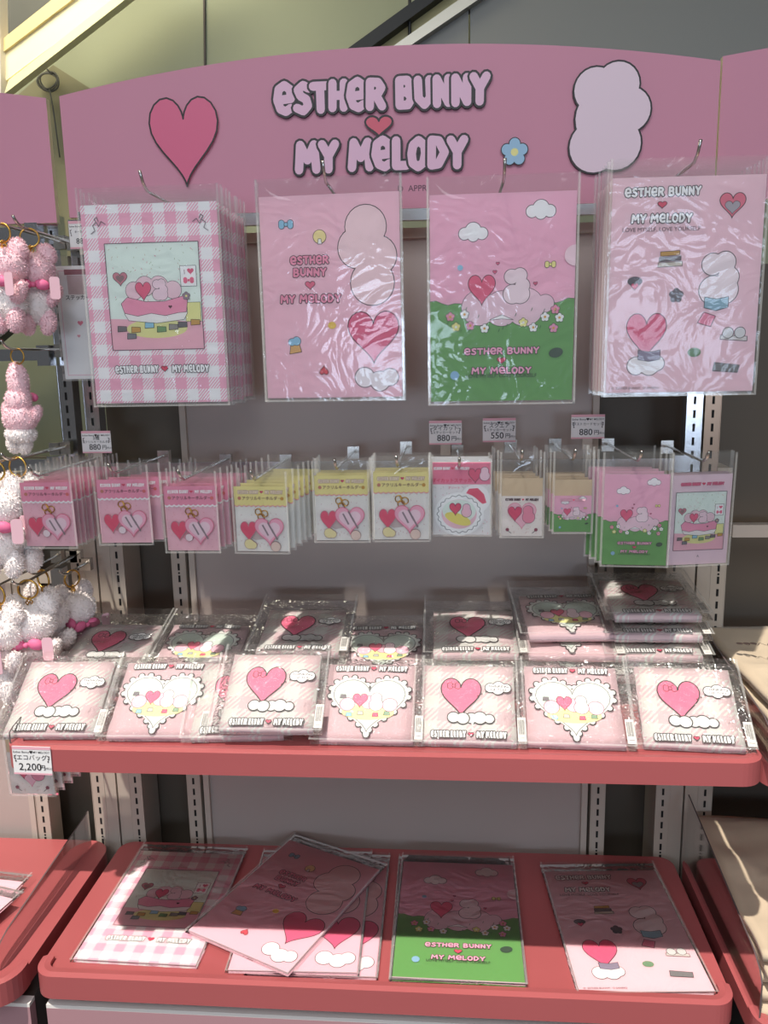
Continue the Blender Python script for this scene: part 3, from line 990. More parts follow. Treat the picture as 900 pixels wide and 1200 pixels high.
def kind_pink():
    parts = [('file', sheet(FW, FH, 0.006, 0.0012, M['file_p'], 'file'))]
    a = Art(-FW / 2, 0.006, FW, FH)
    q = FW / FH
    # soft cloud bank and heart at the right edge, trimmed by the sheet's edge
    a.blob([(.76, .84, .145), (.84, .70, .135), (.70, .74, .14), (.80, .57, .155)], (246, 214, 216), 0.0012)
    a.heart(.80, .30, .37, (230, 104, 140), 0.0012, 1.0)
    a.blob([(.73, .10, .07), (.84, .08, .07), (.915, .10, .06)], (246, 236, 238), 0.001)
    a.bow(.19, .865, .10, BLU)
    a.blob([(.43, .80, .045)], (244, 226, 160), 0.0008)
    a.shape([(.415, .765), (.445, .765), (.44, .79), (.42, .79)], WH, 0.0007)
    a.disc(.50, .365, .03, (240, 206, 90), .018).up()
    a.shape([(.18, .225), (.27, .235), (.255, .275), (.19, .27)], (226, 178, 110), 0.0008)
    a.blob([(.2, .285, .025), (.235, .29, .03)], BLU, 0.0007)
    a.heart(.43, .14, .065, (226, 84, 96), 0.0008, -1.0)
    parts.append(('print', a.mesh('print')))
    a = Art(0, 0, 1, 1)
    X = -FW / 2 + FW * .35
    zz = lambda f: 0.006 + FH * f
    a.bubble('ESTHER', X, zz(.69), 0.0135, (240, 150, 176), 0.0010, r=.125, width=.062)
    a.bubble('BUNNY', X, zz(.63), 0.0135, (240, 150, 176), 0.0010, r=.125, width=.054)
    a.heart(X, zz(.565), 0.016, (232, 110, 140), 0.0008, .8)
    a.bubble('MY MELODY', X, zz(.50), 0.0135, (240, 150, 176), 0.0010, r=.125, width=.098)
    parts.append(('lettering', a.mesh('lettering')))
    parts.append(('pouch', pouch(PW, PH, 0.0022, seed=2)))
    return parts
def kind_meadow():
    parts = [('file', sheet(FW, FH, 0.006, 0.0012, M['file_p'], 'file'))]
    a = Art(-FW / 2, 0.006, FW, FH)
    meadow_art(a)
    a.poly([(1 - .075 * math.sin(math.pi * i / 12), .70 - .05 * math.cos(math.pi * i / 12)) for i in range(13)], (244, 214, 220)).up()
    parts.append(('print', a.mesh('print')))
    parts.append(('pouch', pouch(PW, PH, 0.0028, seed=3)))
    return parts
def kind_sticker():
    parts = [('file', sheet(FW, FH, 0.006, 0.0012, M['file_s'], 'file'))]
    a = Art(-FW / 2, 0.006, FW, FH)
    a.heart(.79, .865, .17, (228, 120, 140), 0.001, .95)
    a.heart(.79, .855, .10, (176, 170, 176), 0.0006, .85)
    books(a, .40, .63, .16)
    a.disc(.17, .53, .05, (96, 92, 100), .022).up()
    a.heart(.17, .505, .05, DPINK, 0.0006)
    a.flower(.45, .46, .045, (110, 104, 112), GREY)
    puff(a, .73, .52, .27, (246, 230, 232), 0.0010)
    a.shape([(.64, .40), (.72, .385), (.80, .40), (.80, .45), (.72, .44), (.64, .45)], (150, 186, 200), 0.0008)
    a.shape([(.60, .33), (.69, .31), (.72, .36), (.64, .38)], (236, 142, 168), 0.0008)
    a.heart(.26, .27, .27, (230, 100, 136), 0.0010, 1.15)
    a.blob([(.2, .13, .06), (.29, .13, .065), (.34, .14, .05)], (248, 242, 242), 0.0009)
    a.shape([(.21, .16), (.29, .15), (.36, .16), (.36, .205), (.29, .195), (.21, .205)], (150, 140, 160), 0.0008)
    a.disc(.59, .19, .045, (120, 156, 120), .022).up()
    a.shape([(.76, .25), (.94, .24), (.94, .262), (.76, .27)], (214, 206, 200), 0.0008)
    a.blob([(.81, .28, .035), (.89, .28, .035)], (222, 220, 218), 0.0008)
    a.shape([(.72, .10), (.89, .09), (.90, .125), (.73, .14)], (130, 130, 130), 0.0008)
    a.text('©  ESTHER BUNNY   © SANRIO', .2, .022, 0.0052, (120, 90, 96))
    parts.append(('print', a.mesh('print')))
    a = Art(-FW / 2, 0.006, FW, FH)
    title_stack(a, .33, .875, FW * .50, WH, 0.0135, 0.001, 0.0185)
    a.text('LOVE MYSELF. LOVE YOURSELF', .33, .765, 0.0082, (110, 86, 92))
    parts.append(('lettering', a.mesh('lettering')))
    parts.append(('pouch', pouch(PW, PH, 0.0028, seed=4)))
    return parts

# ---- small packs
def scallop(w_, z0, z1, n=11):
    pts = [(-w_ / 2, z1), (w_ / 2, z1)]
    for i in range(n * 4 + 1):
        x = w_ / 2 - w_ * i / (n * 4)
        pts.append((x, z0 - 0.0022 * abs(math.sin(math.pi * i / 4)) + 0.0006))
    return pts
def kind_key(yellow):
    w_, ch, hh = 0.088, 0.108, 0.137
    base, top = ((240, 238, 232), (240, 226, 150)) if yellow else ((242, 190, 202), (238, 150, 176))
    parts = [('backing_card', sheet(w_, ch, 0.003, 0.0008, mat('key_card_%d' % yellow, base, 0.5), 'backing_card'))]
    a = Art(0, 0, 1, 1)
    rnd = random.Random(5 + yellow)
    for k in range(46):
        x, z = rnd.uniform(-.042, .042), rnd.uniform(.006, .078)
        a.line([(x, z), (x + rnd.uniform(-.0015, .0015), z + .0012)], 0.0008, (222, 150, 164) if not yellow else (206, 168, 168))
    a.up()
    a.poly([(-.03, .03), (-.012, .022), (.02, .026), (.034, .04), (.02, .046), (-.02, .044)], (226, 158, 170) if not yellow else (206, 190, 186)).up()
    parts.append(('backing_print', a.mesh('backing_print')))
    a = Art(0, 0, 1, 1, y=-0.0012)
    if yellow:
        a.poly(scallop(w_, 0.0795, 0.084), (240, 150, 160), True).up()
    else:
        a.poly(scallop(w_, 0.078, 0.084), WH, True).up()
    a.poly(scallop(w_, 0.081, 0.112), top, True).up()
    title_row(a, 0, .1025, .076, WH if not yellow else (232, 214, 190), .0062, .0005, (170, 130, 130) if yellow else (226, 120, 150))
    a.text('アクリルキーホルダー', 0.002, .092, 0.0066, (120, 70, 80), off=0.01)
    a.disc(-.035, .0925, .003, (200, 130, 110), n=8)
    a.disc(.036, .092, .003, (220, 110, 110) if not yellow else (200, 150, 60), n=8).up()
    parts.append(('header_card', a.mesh('header_card')))
    g = MB()
    for cx, cz in ((-.004, .070), (.006, .067), (.0, .062)):
        g.tube([(cx + .0055 * math.cos(t), -.003, cz + .0055 * math.sin(t)) for t in [2 * math.pi * i / 12 for i in range(12)]], .0009, 5, True)
    g.tube([(-.002, -.003, .076), (.003, -.003, .062)], .0013, 5)
    parts.append(('clasp', g.mesh('clasp', M['gold'], smooth=True)))
    a = Art(0, 0, 1, 1, y=-0.0050)
    a.heart(.013, .037, .048, (244, 178, 198), 0.0012, .95, (232, 120, 150), depth=0.0026)
    a.heart(.013, .037, .036, (244, 214, 222), 0.0)
    for dx, dz in ((-.006, .003), (.003, .007), (.009, -.004)):
        a.line([(.013 + dx - .005, .036 + dz + .010), (.013 + dx + .004, .036 + dz - .008)], 0.0028, (150, 130, 136), caps=False)
    a.up()
    parts.append(('heart_charm', a.mesh('heart_charm')))
    a = Art(0, 0, 1, 1, y=-0.0038)
    a.heart(-.022, .037, .027, (232, 84, 118), 0.0010, 1.25, (200, 150, 160), depth=0.0026)
    if yellow:
        a.blob([(-.022, .016, .008), (-.016, .014, .006)], (240, 226, 170), 0.0006, (170, 130, 130), depth=0.002)
        a.blob([(.022, .012, .008)], (240, 214, 200), 0.0006, (170, 130, 130), depth=0.002)
    else:
        a.blob([(-.006, .026, .006)], (246, 230, 232), 0.0006, (200, 150, 160), depth=0.002)
    parts.append(('small_charm', a.mesh('small_charm')))
    parts.append(('pouch', pouch(w_ + .006, hh, 0.006, seed=6 + yellow, nx=6, nz=8)))
    return parts
def kind_diecut():
    w_, ch = 0.094, 0.120
    parts = [('backing_card', sheet(w_, ch, 0.002, 0.0008, M['card'], 'backing_card'))]
    a = Art(0, 0, 1, 1)
    rnd = random.Random(9)
    for k in range(60):
        x, z = rnd.uniform(-.045, .045), rnd.uniform(.004, .085)
        a.line([(x, z), (x + rnd.uniform(-.001, .001), z + .0012)], 0.0008, rnd.choice([(226, 150, 166), (170, 186, 160)]))
    a.up()
    a.poly([(-.047, .086), (.047, .086), (.047, .122), (-.047, .122)], (238, 132, 160), True).up()
    title_row(a, -.016, .112, .058, WH, .0052, .0003, (214, 90, 126))
    a.text('ダイカットステッカー', -.012, .092, .0072, (222, 70, 110), off=0.015)
    a.text('アソート', -.012, .080, .0050, (222, 90, 120))
    a.heart(.022, .1, .022, (226, 96, 130), 0.0005, 1.1)
    a.blob([(.037, .1, .008), (.037, .108, .006)], (244, 210, 220), 0.0005)
    parts.append(('backing_print', a.mesh('backing_print')))
    a = Art(0, 0, 1, 1, y=-0.0018)
    a.disc(.022, .062, .024, WH, n=28, depth=.0005).up()
    a.poly([(.004, .066), (.012, .079), (.026, .080), (.036, .070), (.040, .056), (.034, .054), (.02, .064)], (232, 92, 122), True).up()
    a.disc(-.004, .037, .040, WH, .036, n=36, depth=.0005, raw=True).up()
    pts = [(-.004 + (.0345 + .0014 * math.cos(20 * t)) * math.cos(t), .037 + (.0305 + .0014 * math.cos(20 * t)) * math.sin(t)) for t in [2 * math.pi * i / 120 for i in range(120)]]
    a.shape(pts, WH, .0008, K, True)
    a.disc(-.004, .037, .0285, (240, 196, 206), .0245, n=32, raw=True).up()
    a.disc(-.004, .042, .027, MINT, .019, n=32, raw=True).up()
    a.disc(-.006, .029, .022, (238, 224, 120), .009, n=28, raw=True, rot=-.35).up()
    a.heart(-.010, .045, .019, (230, 84, 118), .0006, 1.1)
    a.blob([(.008, .040, .008), (.008, .048, .006)], (244, 196, 210), .0006)
    parts.append(('stickers', a.mesh('stickers')))
    parts.append(('pouch', pouch(w_ + .004, .128, .003, seed=9, nx=6, nz=8)))
    return parts
def kind_heartsticker():
    w_ = 0.066
    parts = [('backing_card', sheet(w_, .096, 0.003, .0008, mat('kraft_board', (226, 200, 166), .7), 'backing_card'))]
    a = Art(0, 0, 1, 1, y=-0.0014)
    a.poly([(-.033, .003), (.033, .003), (.033, .070), (-.033, .070)], (244, 232, 224), True).up()
    rnd = random.Random(3)
    for k in range(46):
        x, z = rnd.uniform(-.031, .031), rnd.uniform(.006, .062)
        a.line([(x, z), (x + .0008, z + .0008)], .0009, (222, 190, 180))
    a.up()
    title_row(a, 0, .064, .054, (90, 60, 66), .0046, .0, (90, 60, 66))
    a.heart(0, .037, .046, (242, 190, 202), .0007, .95, (230, 120, 150))
    a.heart(-.011, .040, .022, (226, 76, 116), .0005, 1.15)
    a.blob([(.010, .046, .008), (.011, .035, .010)], (238, 150, 172), .0005)
    for s in (-1, 1):
        a.line([(s * .022, .012), (s * .017, .008)], .0008, K)
        a.disc(s * .023, .014, .003, (150, 70, 90), n=8)
    a.up()
    parts.append(('print', a.mesh('print')))
    parts.append(('pouch', pouch(w_ + .006, .142, .003, seed=10, nx=6, nz=8)))
    return parts
def kind_squaresticker():
    w_ = 0.060
    parts = [('backing_card', sheet(w_, .086, 0.003, .0008, bpy.data.materials['kraft_board'], 'backing_card'))]
    a = Art(-w_ / 2, .003, w_, .060, y=-0.0014)
    meadow_art(a, .0004, False)
    a.o = (0, 0, 1, 1)
    title_row(a, 0, .056, .040, (246, 200, 212), .0036, .0003, (190, 90, 120))
    parts.append(('print', a.mesh('print')))
    parts.append(('pouch', pouch(w_ + .006, .136, .003, seed=12, nx=6, nz=8)))
    return parts
def kind_card_meadow():
    w_, h_ = .100, .148
    parts = [('postcard', sheet(w_, h_, .003, .0008, M['card'], 'postcard'))]
    a = Art(-w_ / 2, .003, w_, h_)
    meadow_art(a, .0005, True, w_)
    parts.append(('print', a.mesh('print')))
    parts.append(('pouch', pouch(w_ + .007, .186, .003, seed=13, nx=6, nz=8)))
    return parts
def kind_card_room():
    w_, h_ = .100, .148
    parts = [('postcard', sheet(w_, h_, .003, .0008, mat('pale_pink_postcard', (240, 212, 220), .5), 'postcard'))]
    a = Art(-w_ / 2 + .008, .027, w_ - .016, .096)
    room_art(a, .084, .096, .0005)
    a.o = (0, 0, 1, 1)
    title_row(a, 0, .136, .072, (222, 110, 140), .0052, .0004, (190, 90, 120))
    a.text('A', 0, .017, .006, GREY)
    parts.append(('print', a.mesh('print')))
    parts.append(('pouch', pouch(w_ + .007, .186, .003, seed=14, nx=6, nz=8)))
    return parts
def kind_sticker_small():   # long card with hearts
    w_ = .075
    parts = [('backing_card', sheet(w_, .195, .003, .0008, M['card'], 'backing_card'))]
    a = Art(0, 0, 1, 1)
    a.line([(-.031, .01), (.031, .01), (.031, .19), (-.031, .19)], .0012, (236, 190, 200), True).up()
    a.poly([(-.02, .183), (.02, .183), (.02, .192), (-.02, .192)], (150, 96, 104), True).up()
    a.poly([(-.016, .150), (.014, .150), (.014, .182), (-.016, .182)], (200, 176, 176), True).up()
    a.text('ステッカー', 0, .144, .009, K, off=.01)
    a.heart(.0, .10, .010, (222, 120, 140), 0)
    a.heart(-.005, .078, .006, (222, 150, 160), 0)
    parts.append(('print', a.mesh('print')))
    parts.append(('pouch', pouch(w_ + .006, .215, .002, seed=15, nx=5, nz=8)))
    return parts

# ---- folded bags
TW, TH, TT = 0.146, 0.142, 0.012
BULGE = 0.004
def barcode():
    a = Art(0, 0, 1, 1, y=-BULGE - .0012)
    a.poly([(-.0065, 0), (.0065, 0), (.0065, .042), (-.0065, .042)], (236, 232, 226), True).up()
    for k in range(9):
        a.line([(-.0045 + .0011 * k, .012), (-.0045 + .0011 * k, .038)], .0005 if k % 3 else .0008, K, caps=False)
    a.line([(-.004, .006), (.004, .006)], .0012, GREY, caps=False)
    return a.mesh('barcode_label')
BAR = barcode()
def kind_tote(stripe, full=True):
    parts = [('folded_bag', sheet(TW, TH, .004, TT, M['tote_s'] if stripe else M['tote_h'], 'folded_bag', (0.01, 0.013), bulge=BULGE))]
    a = Art(-TW / 2, .004, TW, TH, y=-BULGE - .0006)
    if stripe:
        title_row(a, .5, .085, TW * .80, (220, 218, 216), .0120, .0013)
        q = TW / TH
        a.blob([(.62, .29, .07), (.72, .28, .05), (.53, .285, .06)], (214, 212, 208), .0017)
        a.heart(.42, .55, .44, (230, 112, 142), .0018, 1.12)
        a.blob([(.34, .29, .06), (.44, .28, .065)], (214, 212, 208), .0017)
        a.bow(.34, .70, .13, (230, 112, 142), .001)
        a.blob([(.74, .68, .055), (.83, .70, .06), (.91, .68, .05), (.82, .66, .06)], WH, .0014)
        a.text('THINKING', .825, .70, .0068, K, off=.02)
        a.text('OF YOU', .825, .655, .0068, K, off=.02)
        for k in range(3):
            a.disc(.60 + .045 * k, .57 + .028 * k, .008, K, n=8)
        a.up()
    else:
        title_row(a, .5, .925, TW * .82, (220, 218, 216), .0105, .0011)
        hp_ = heart_pts(0, 0.065, .128, .106, 60)
        a.o = (0, 0, 1, 1)
        for i, p in enumerate(hp_):
            if i % 2 == 0:
                a.disc(p[0], p[1], .0060, K, n=12)
        a.up()
        for i, p in enumerate(hp_):
            if i % 2 == 0:
                a.disc(p[0], p[1], .0043, (214, 212, 208), n=12)
        a.up()
        a.heart(0, .065, .126, (224, 224, 218), .0, .83)
        a.heart(0, .065, .116, (206, 216, 206), .0012, .83, GREY)
        a.disc(0, .052, .042, (236, 230, 160), .014, n=30, raw=True).up()
        a.blob([(-.034, .066, .012), (.034, .066, .012), (0, .070, .012)], (240, 190, 204), .0007)
        a.heart(-.014, .073, .024, (230, 110, 140), .0008, 1.1)
        a.blob([(.012, .066, .011), (.012, .079, .0085)], (244, 220, 226), .0008)
        for x, z, c in ((-.03, .047, BLU), (-.012, .05, (190, 190, 190)), (.012, .047, DPINK), (.03, .05, (130, 160, 130)), (-.042, .08, GREY)):
            a.shape([(x - .005, z - .003), (x + .005, z - .003), (x + .004, z + .004), (x - .004, z + .004)], c, .0006, K, True)
    parts.append(('print', a.mesh('print')))
    parts.append(('barcode_label', BAR, (TW / 2 + .0085, 0, .006)))
    parts.append(('pouch', pouch(TW + .030, TH + .020, BULGE + .0035, m='film_t', crinkle=.004, seed=20 + stripe, nx=16, nz=16)))
    return parts

KIND = dict(gingham=kind_gingham(), pink=kind_pink(), meadow=kind_meadow(), sticker=kind_sticker(), key_p=kind_key(0), key_y=kind_key(1),
            diecut=kind_diecut(), heart_s=kind_heartsticker(), square_s=kind_squaresticker(), card_m=kind_card_meadow(), card_r=kind_card_room(),
            long_s=kind_sticker_small(), tote_s=kind_tote(1), tote_h=kind_tote(0))

def lite(kind):
    """single-film pouch for the packs further back"""
    me = [p[1] for p in KIND[kind] if p[0] == 'pouch'][0]
    xs = [v.co.x for v in me.vertices]
    zs = [v.co.z for v in me.vertices]
    gap = 0.0022 if kind[:4] != 'tote' else BULGE + .0035
    return pouch(max(xs) - min(xs), max(zs), gap, m='film_l', crinkle=.0012, seed=len(kind), nx=6, nz=8, back=False)
LITE = {k: lite(k) for k in KIND}
for k_ in ('tote_s', 'tote_h'):     # packs on the piles: longer loose crinkled flap
    KIND[k_ + '_r'] = [p for p in KIND[k_] if p[0] != 'pouch'] + [('pouch', pouch(TW + .036, TH + .050, BULGE + .0035, m='film_t', crinkle=.006, seed=31, nx=20, nz=20))]
    LITE[k_ + '_r'] = LITE[k_]
ON_SHEET = ('print', 'lettering', 'backing_print', 'stickers')
def place(kind, name, label, cat, loc, rot=(0, 0, 0), group=None, only=None):
    t = thing(name, label, cat, loc, rot, group)
    first = None
    for p in KIND[kind]:
        if only and p[0] not in only:
            continue
        me = LITE[kind] if (only and p[0] == 'pouch') else p[1]
        o = link(p[0], me, first if (first and p[0] in ON_SHEET) else t)
        first = first or o
        if len(p) > 2:
            o.location = p[2]
    return t

rj = random.Random(12)
ORD = ['', 'second', 'third', 'fourth', 'fifth', 'sixth', 'seventh', 'eighth', 'ninth', 'tenth', 'eleventh', 'twelfth', 'thirteenth', 'fourteenth']
def stack(kind, name, cat, loc, n, dy, front, behind, group, lean=4.0, rz=0.0, drift=(0, 0), only=('file', 'pouch', 'backing_card', 'header_card', 'postcard', 'print', 'folded_bag')):
    """front pack plus n-1 copies on the same hook, each a thing of its own"""
    for i in range(n):
        if i == 0:
            place(kind, name, front, cat, loc, (R(lean), 0, R(rz)), group)
        else:
            l = (loc[0] + drift[0] * i + rj.uniform(-.0015, .0015), loc[1] + dy * i, loc[2] + drift[1] * i + rj.uniform(-.0015, .0015))
            which = 'rearmost' if i == n - 1 and n > 2 else ORD[i]
            place(kind, name, which + ' ' + behind, cat, l, (R(lean), R(rj.uniform(-.4, .4)), R(rz)), group, only)

def peg_hook(x, ztip, ytip, label, ybar=-0.055, zbar=None, up=0.030):
    t = thing('peg_hook', label, 'hook', (x, ybar, ztip if zbar is None else zbar))
    d = ytip - ybar
    mb = MB().tube([(0, 0, 0), (0, d * .5, 0), (0, d, 0), (0, d - .016, up * .35), (0, d - .028, up)], .0024, 8)
    mb.build('prong', M['steel'], t, smooth=True)
    MB().box(-.011, .011, -.004, .010, -.014, .010).build('clip', M['steel'], t)
    return t

# ================================================================== goods on the hooks: large files
def hole(loc, h, y):
    return (loc[0], loc[2] + h - 0.014)
ROW1 = [
    ('gingham', (-0.3473, -0.2620, 1.3663), 12, 0.0165, 'pink gingham file in clear pouch at the front of its deep stack', 'gingham file from the front of the hanging gingham stack', 'gingham files on the hook', 'peg hook carrying the stack of gingham files'),
    ('pink', (-0.0619, -0.2620, 1.3705), 3, 0.009, 'plain pink file with bubble title hanging on the second hook from left', 'plain pink file behind the front one on its hook', 'pink files on the hook', 'peg hook carrying the plain pink files'),
    ('meadow', (0.2039, -0.2720, 1.3619), 2, 0.010, 'pink and green meadow print file hanging between pink files', 'meadow file tucked behind the front hanging meadow file', 'meadow files on the hook', 'peg hook carrying the green meadow files'),
    ('sticker', (0.4711, -0.2920, 1.3723), 9, 0.0165, 'light pink file with scattered small motifs, front of rightmost hanging stack', 'light pink motif file from the front of the rightmost stack', 'motif files on the hook', 'peg hook carrying the rightmost stack of light pink files'),
]
for kind, loc, n, dy, front, behind, group, hk in ROW1:
    stack(kind, 'file_pouch', 'file', loc, n, dy, front, behind, group, lean=0.5, only=('file', 'pouch'), rz={'pink': -3, 'sticker': 2}.get(kind, 0))
    zt = loc[2] + PH - 0.012
    peg_hook(loc[0] + (0.008 if kind == 'gingham' else 0), zt, loc[1] - 0.022, hk, zbar=zt, up=0.024)

# ---- small packs on the lower hooks
ROW2 = [
    ('key_p', (-0.5423, -0.2900, 1.1342), 13, 0.016, 'pink keyholder pack', 'leftmost pink keyholder pack', 0, .137, (0, 0)),
    ('key_p', (-0.4203, -0.2700, 1.1353), 5, 0.02, 'pink keyholder pack', 'middle pink keyholder pack', 2, .137, (0.012, 0)),
    ('key_p', (-0.2994, -0.2900, 1.1268), 7, 0.018, 'pink keyholder pack', 'rightmost pink keyholder pack', 0, .137, (0.004, 0.001)),
    ('key_y', (-0.1831, -0.2900, 1.1254), 7, 0.018, 'yellow keyholder pack', 'leftmost yellow keyholder pack', -3, .137, (0.006, 0.002)),
    ('key_y', (-0.0535, -0.2700, 1.1394), 5, 0.016, 'yellow keyholder pack', 'middle yellow keyholder pack', 0, .137, (0, 0)),
    ('key_y', (0.0459, -0.3000, 1.1476), 5, 0.016, 'yellow keyholder pack', 'rightmost yellow keyholder pack', 1, .137, (0, 0)),
    ('diecut', (0.1420, -0.2700, 1.1492), 3, 0.010, 'die cut sticker pack', 'round sticker pack on speckled card', -2, .128, (-0.001, 0.004)),
    ('heart_s', (0.2396, -0.2600, 1.1440), 4, 0.016, 'heart sticker pack', 'pink heart sticker pack on cream card', -2, .142, (-0.004, 0.002)),
    ('square_s', (0.3207, -0.2600, 1.1510), 4, 0.016, 'square meadow sticker pack', 'small square meadow sticker pack', 0, .136, (-0.003, 0.002)),
    ('card_m', (0.4164, -0.2800, 1.1005), 4, 0.014, 'meadow postcard pack', 'green meadow postcard pack', -4, .186, (-0.006, 0.002)),
    ('card_r', (0.5226, -0.2550, 1.0955), 3, 0.014, 'bedroom postcard pack', 'rightmost framed bedroom postcard pack', 10, .186, (0.0, 0)),
]
for kind, loc, n, dy, what, front, rz, hh, drift in ROW2:
    stack(kind, what.replace(' ', '_'), 'pack', loc, n, dy, front, what + ' from the front behind the ' + front.split(' pack')[0] + ' pack', what + ' hook stack', lean=2.0, rz=rz, drift=drift)
    zt = loc[2] + hh - 0.012
    peg_hook(loc[0] - 0.004, zt, loc[1] - 0.018, 'peg hook through the ' + front, zbar=zt, up=0.018)

place('long_s', 'long_sticker_pack', 'tall white sticker pack with pink hearts half hidden by gingham files', 'pack', (-0.5271, -0.1400, 1.4069), (R(2), 0, R(2)))
for i in range(5):
    t = place('heart_s', 'hanging_sticker_pack', '%s cream heart sticker pack below the left end of the pink shelf' % ('front', 'second', 'third', 'fourth', 'rearmost')[i], 'pack',
              ((-0.6737, -0.2000, 0.6254)[0] + .006 * i, -0.20 + .022 * i, (-0.6737, -0.2000, 0.6254)[2] + .002 * i), (R(2), 0, 0), 'cream sticker packs below the shelf', None if i == 0 else ('backing_card', 'print', 'pouch'))
    t.scale = (1.30, 1, 1.30)
peg_hook((-0.6737, -0.2000, 0.6254)[0], (-0.6737, -0.2000, 0.6254)[2] + .175, -0.215, 'peg hook of the cream sticker packs below the shelf', zbar=(-0.6737, -0.2000, 0.6254)[2] + .175)

# ================================================================== price cards
def price_card(c, w_, h_, lines, price, label, stem=0.02, tax=True, ry=0.0, back=0.0):
    t = thing('price_card', label, 'price card', c, (0, R(ry), 0))
    cd_ = MB().box(-w_ / 2, w_ / 2, 0, .0012, -h_ / 2, h_ / 2).build('card', M['card'], t)
    a = Art(0, 0, w_, h_, y=-.0004)
    a.poly([(-.5, .40), (.5, .40), (.5, .5), (-.5, .5)], (236, 176, 188))
    a.poly([(-.5, -.5), (.5, -.5), (.5, -.44), (-.5, -.44)], (236, 176, 188)).up()
    a.text('Esther Bunny♥MY MELODY', 0, .30, w_ * .078, K, off=.004)
    for i, l in enumerate(lines):
        a.text(l, 0, (.10 if len(lines) == 1 else .17 - .17 * i), w_ * (.16 if len(l) < 6 else .10), K, off=.003)
    a.text(price, -.06, -.235, w_ * .27, K, off=.006)
    a.text('円', .26, -.25, w_ * .16, K, off=.008)
    a.text('(税込)', .42, -.27, w_ * .07, K)
    for s in (-1, 1):
        a.line([(s * .40, .20), (s * .46, .10), (s * .41, -.02)], w_ * .014, (90, 80, 80))
        for k in range(3):
            a.disc(s * (.445 - .012 * k), .16 - .09 * k, .022, (90, 80, 80), n=7)
    a.up()
    a.build('print', cd_)
    if stem:
        ho_ = MB().box(-.009, .009, .0014, .003, -h_ / 2 - stem, -h_ / 2 + .008).build('holder', M['panel_trim'], t)
        MB().box(-.006, .006, .0032, .0032 + back, -h_ / 2 - stem, -h_ / 2 - stem + .003).build('arm', M['panel_trim'], ho_)
    return t
price_card((-0.5466, -0.0750, 1.2897), .057, .042, ['3種', 'アクリルキーホルダー'], '880', 'price card reading 880 yen above the pink keyholder packs', .03, back=.02)
price_card((0.1155, -0.0650, 1.2990), .060, .044, ['ダイカット', 'ステッカーセット'], '880', 'price card reading 880 yen above the round sticker pack', .02, back=.012)
price_card((0.2140, -0.0650, 1.3026), .060, .044, ['スクエア', 'ステッカーセット'], '550', 'price card reading 550 yen above the small heart stickers', .02, back=.012)
price_card((0.3743, -0.0650, 1.3070), .060, .044, ['ポストカードセット'], '880', 'price card reading 880 yen above the postcards', .02, back=.012)
price_card((-0.528, -0.4485, 0.831), .062, .047, ['エコバッグ'], '2,200', 'price card reading 2,200 yen on the pink shelf edge', 0, ry=0.8)
price_card((-0.5327, -0.0900, 1.6645), .050, .048, ['キーホルダー'], '880', 'price card half hidden beside the top left of the gingham files', 0.01, back=.02)

# ================================================================== folded bags on the shelf
COLS = [(-0.517, 1), (-0.347, 0), (-0.162, 1), (-0.008, 0), (0.150, 1), (0.313, 0), (0.487, 1)]
NTH = ['first', 'second', 'third', 'fourth', 'fifth', 'sixth', 'seventh']
TILT = [4, 3, 1, -1, -2, -3, -6]
for i, (x, st) in enumerate(COLS):
    k = 'tote_s' if st else 'tote_h'
    nm = 'folded_bag_pack'
    kd = 'striped' if st else 'heart print'
    up_ = (0, -.010, .020) if i == 2 else (0, 0, 0)
    place(k, nm, '%s folded bag, %s from the left in the front row' % (kd, NTH[i]), 'bag', (x, -.418 + up_[1], .855 + up_[2]), (R(-57), 0, R(TILT[i] * .6)), 'folded bags in the front row')
    # the pile behind: packs lying on one another, the topmost ones tipped forward
    for j in range(2):
        ll = (x + .006 * (-1) ** j, -.200 + .004 * j, .8535 + .021 * j)
        place(k, nm, '%s folded bag %s under the %s pile from the left' % (kd, ('lowest', 'second lowest')[j], NTH[i]), 'bag', ll, (R(-89), 0, R(rj.uniform(-3, 3))), 'folded bags low in the piles', ('folded_bag', 'pouch'))
    tops = (1, 1, 2, 1, 2, 3, 4)[i]
    for j in range(tops):
        ll = (x + .014 + .003 * j - (.03 if i == 6 else 0), -.262 + .018 * j, .902 + .030 * j)
        pos = 'topmost' if j == tops - 1 else ('nearest the front', 'second nearest the front', 'third nearest the front')[j]
        place(k + '_r', nm, '%s folded bag, %s on the %s pile from the left' % (kd, pos, NTH[i]), 'bag', ll, (R(-74 - 2 * j), 0, R(rj.uniform(-4, 4) if j == tops - 1 else 0)), 'folded bags on the piles')
place('tote_s', 'folded_bag_pack', 'striped folded bag peeking out left of the third front pack', 'bag', (-0.212, -.414, .855), (R(-57), 0, R(5)), 'folded bags in the front row')

# ================================================================== files lying in the tray
def lay(kind, loc, rz, label, tilt=1.0, cat='file'):
    loc = (loc[0], loc[1] + .014, loc[2])
    place(kind, 'tray_file', label, cat, loc, (R(-90 + tilt), 0, R(rz)), 'files lying in the trays')
ZD = 0.4115
lay('gingham', (-0.4268, -0.3914, 0.4150), -1.0, 'pink gingham file lying in the tray')
lay('pink', (-0.1145, -0.4032, 0.4150), 0.5, 'pink file at the right under two others in the tray')
lay('pink', (-0.1458, -0.4043, 0.4210), 1.5, 'pink file lying in the middle of the three overlapping tray files')
lay('pink', (-0.2528, -0.3706, 0.4290), -25.0, 'pink file turned askew on top of the tray files', 0.6)
lay('meadow', (0.1323, -0.4043, 0.4150), 0.5, 'pink and green meadow file lying in the tray')
lay('meadow', (0.1337, -0.4087, 0.4205), -0.5, 'topmost meadow file lying in the tray')
lay('sticker', (0.4409, -0.4105, 0.4150), 4.0, 'light pink motif file lying in the tray')
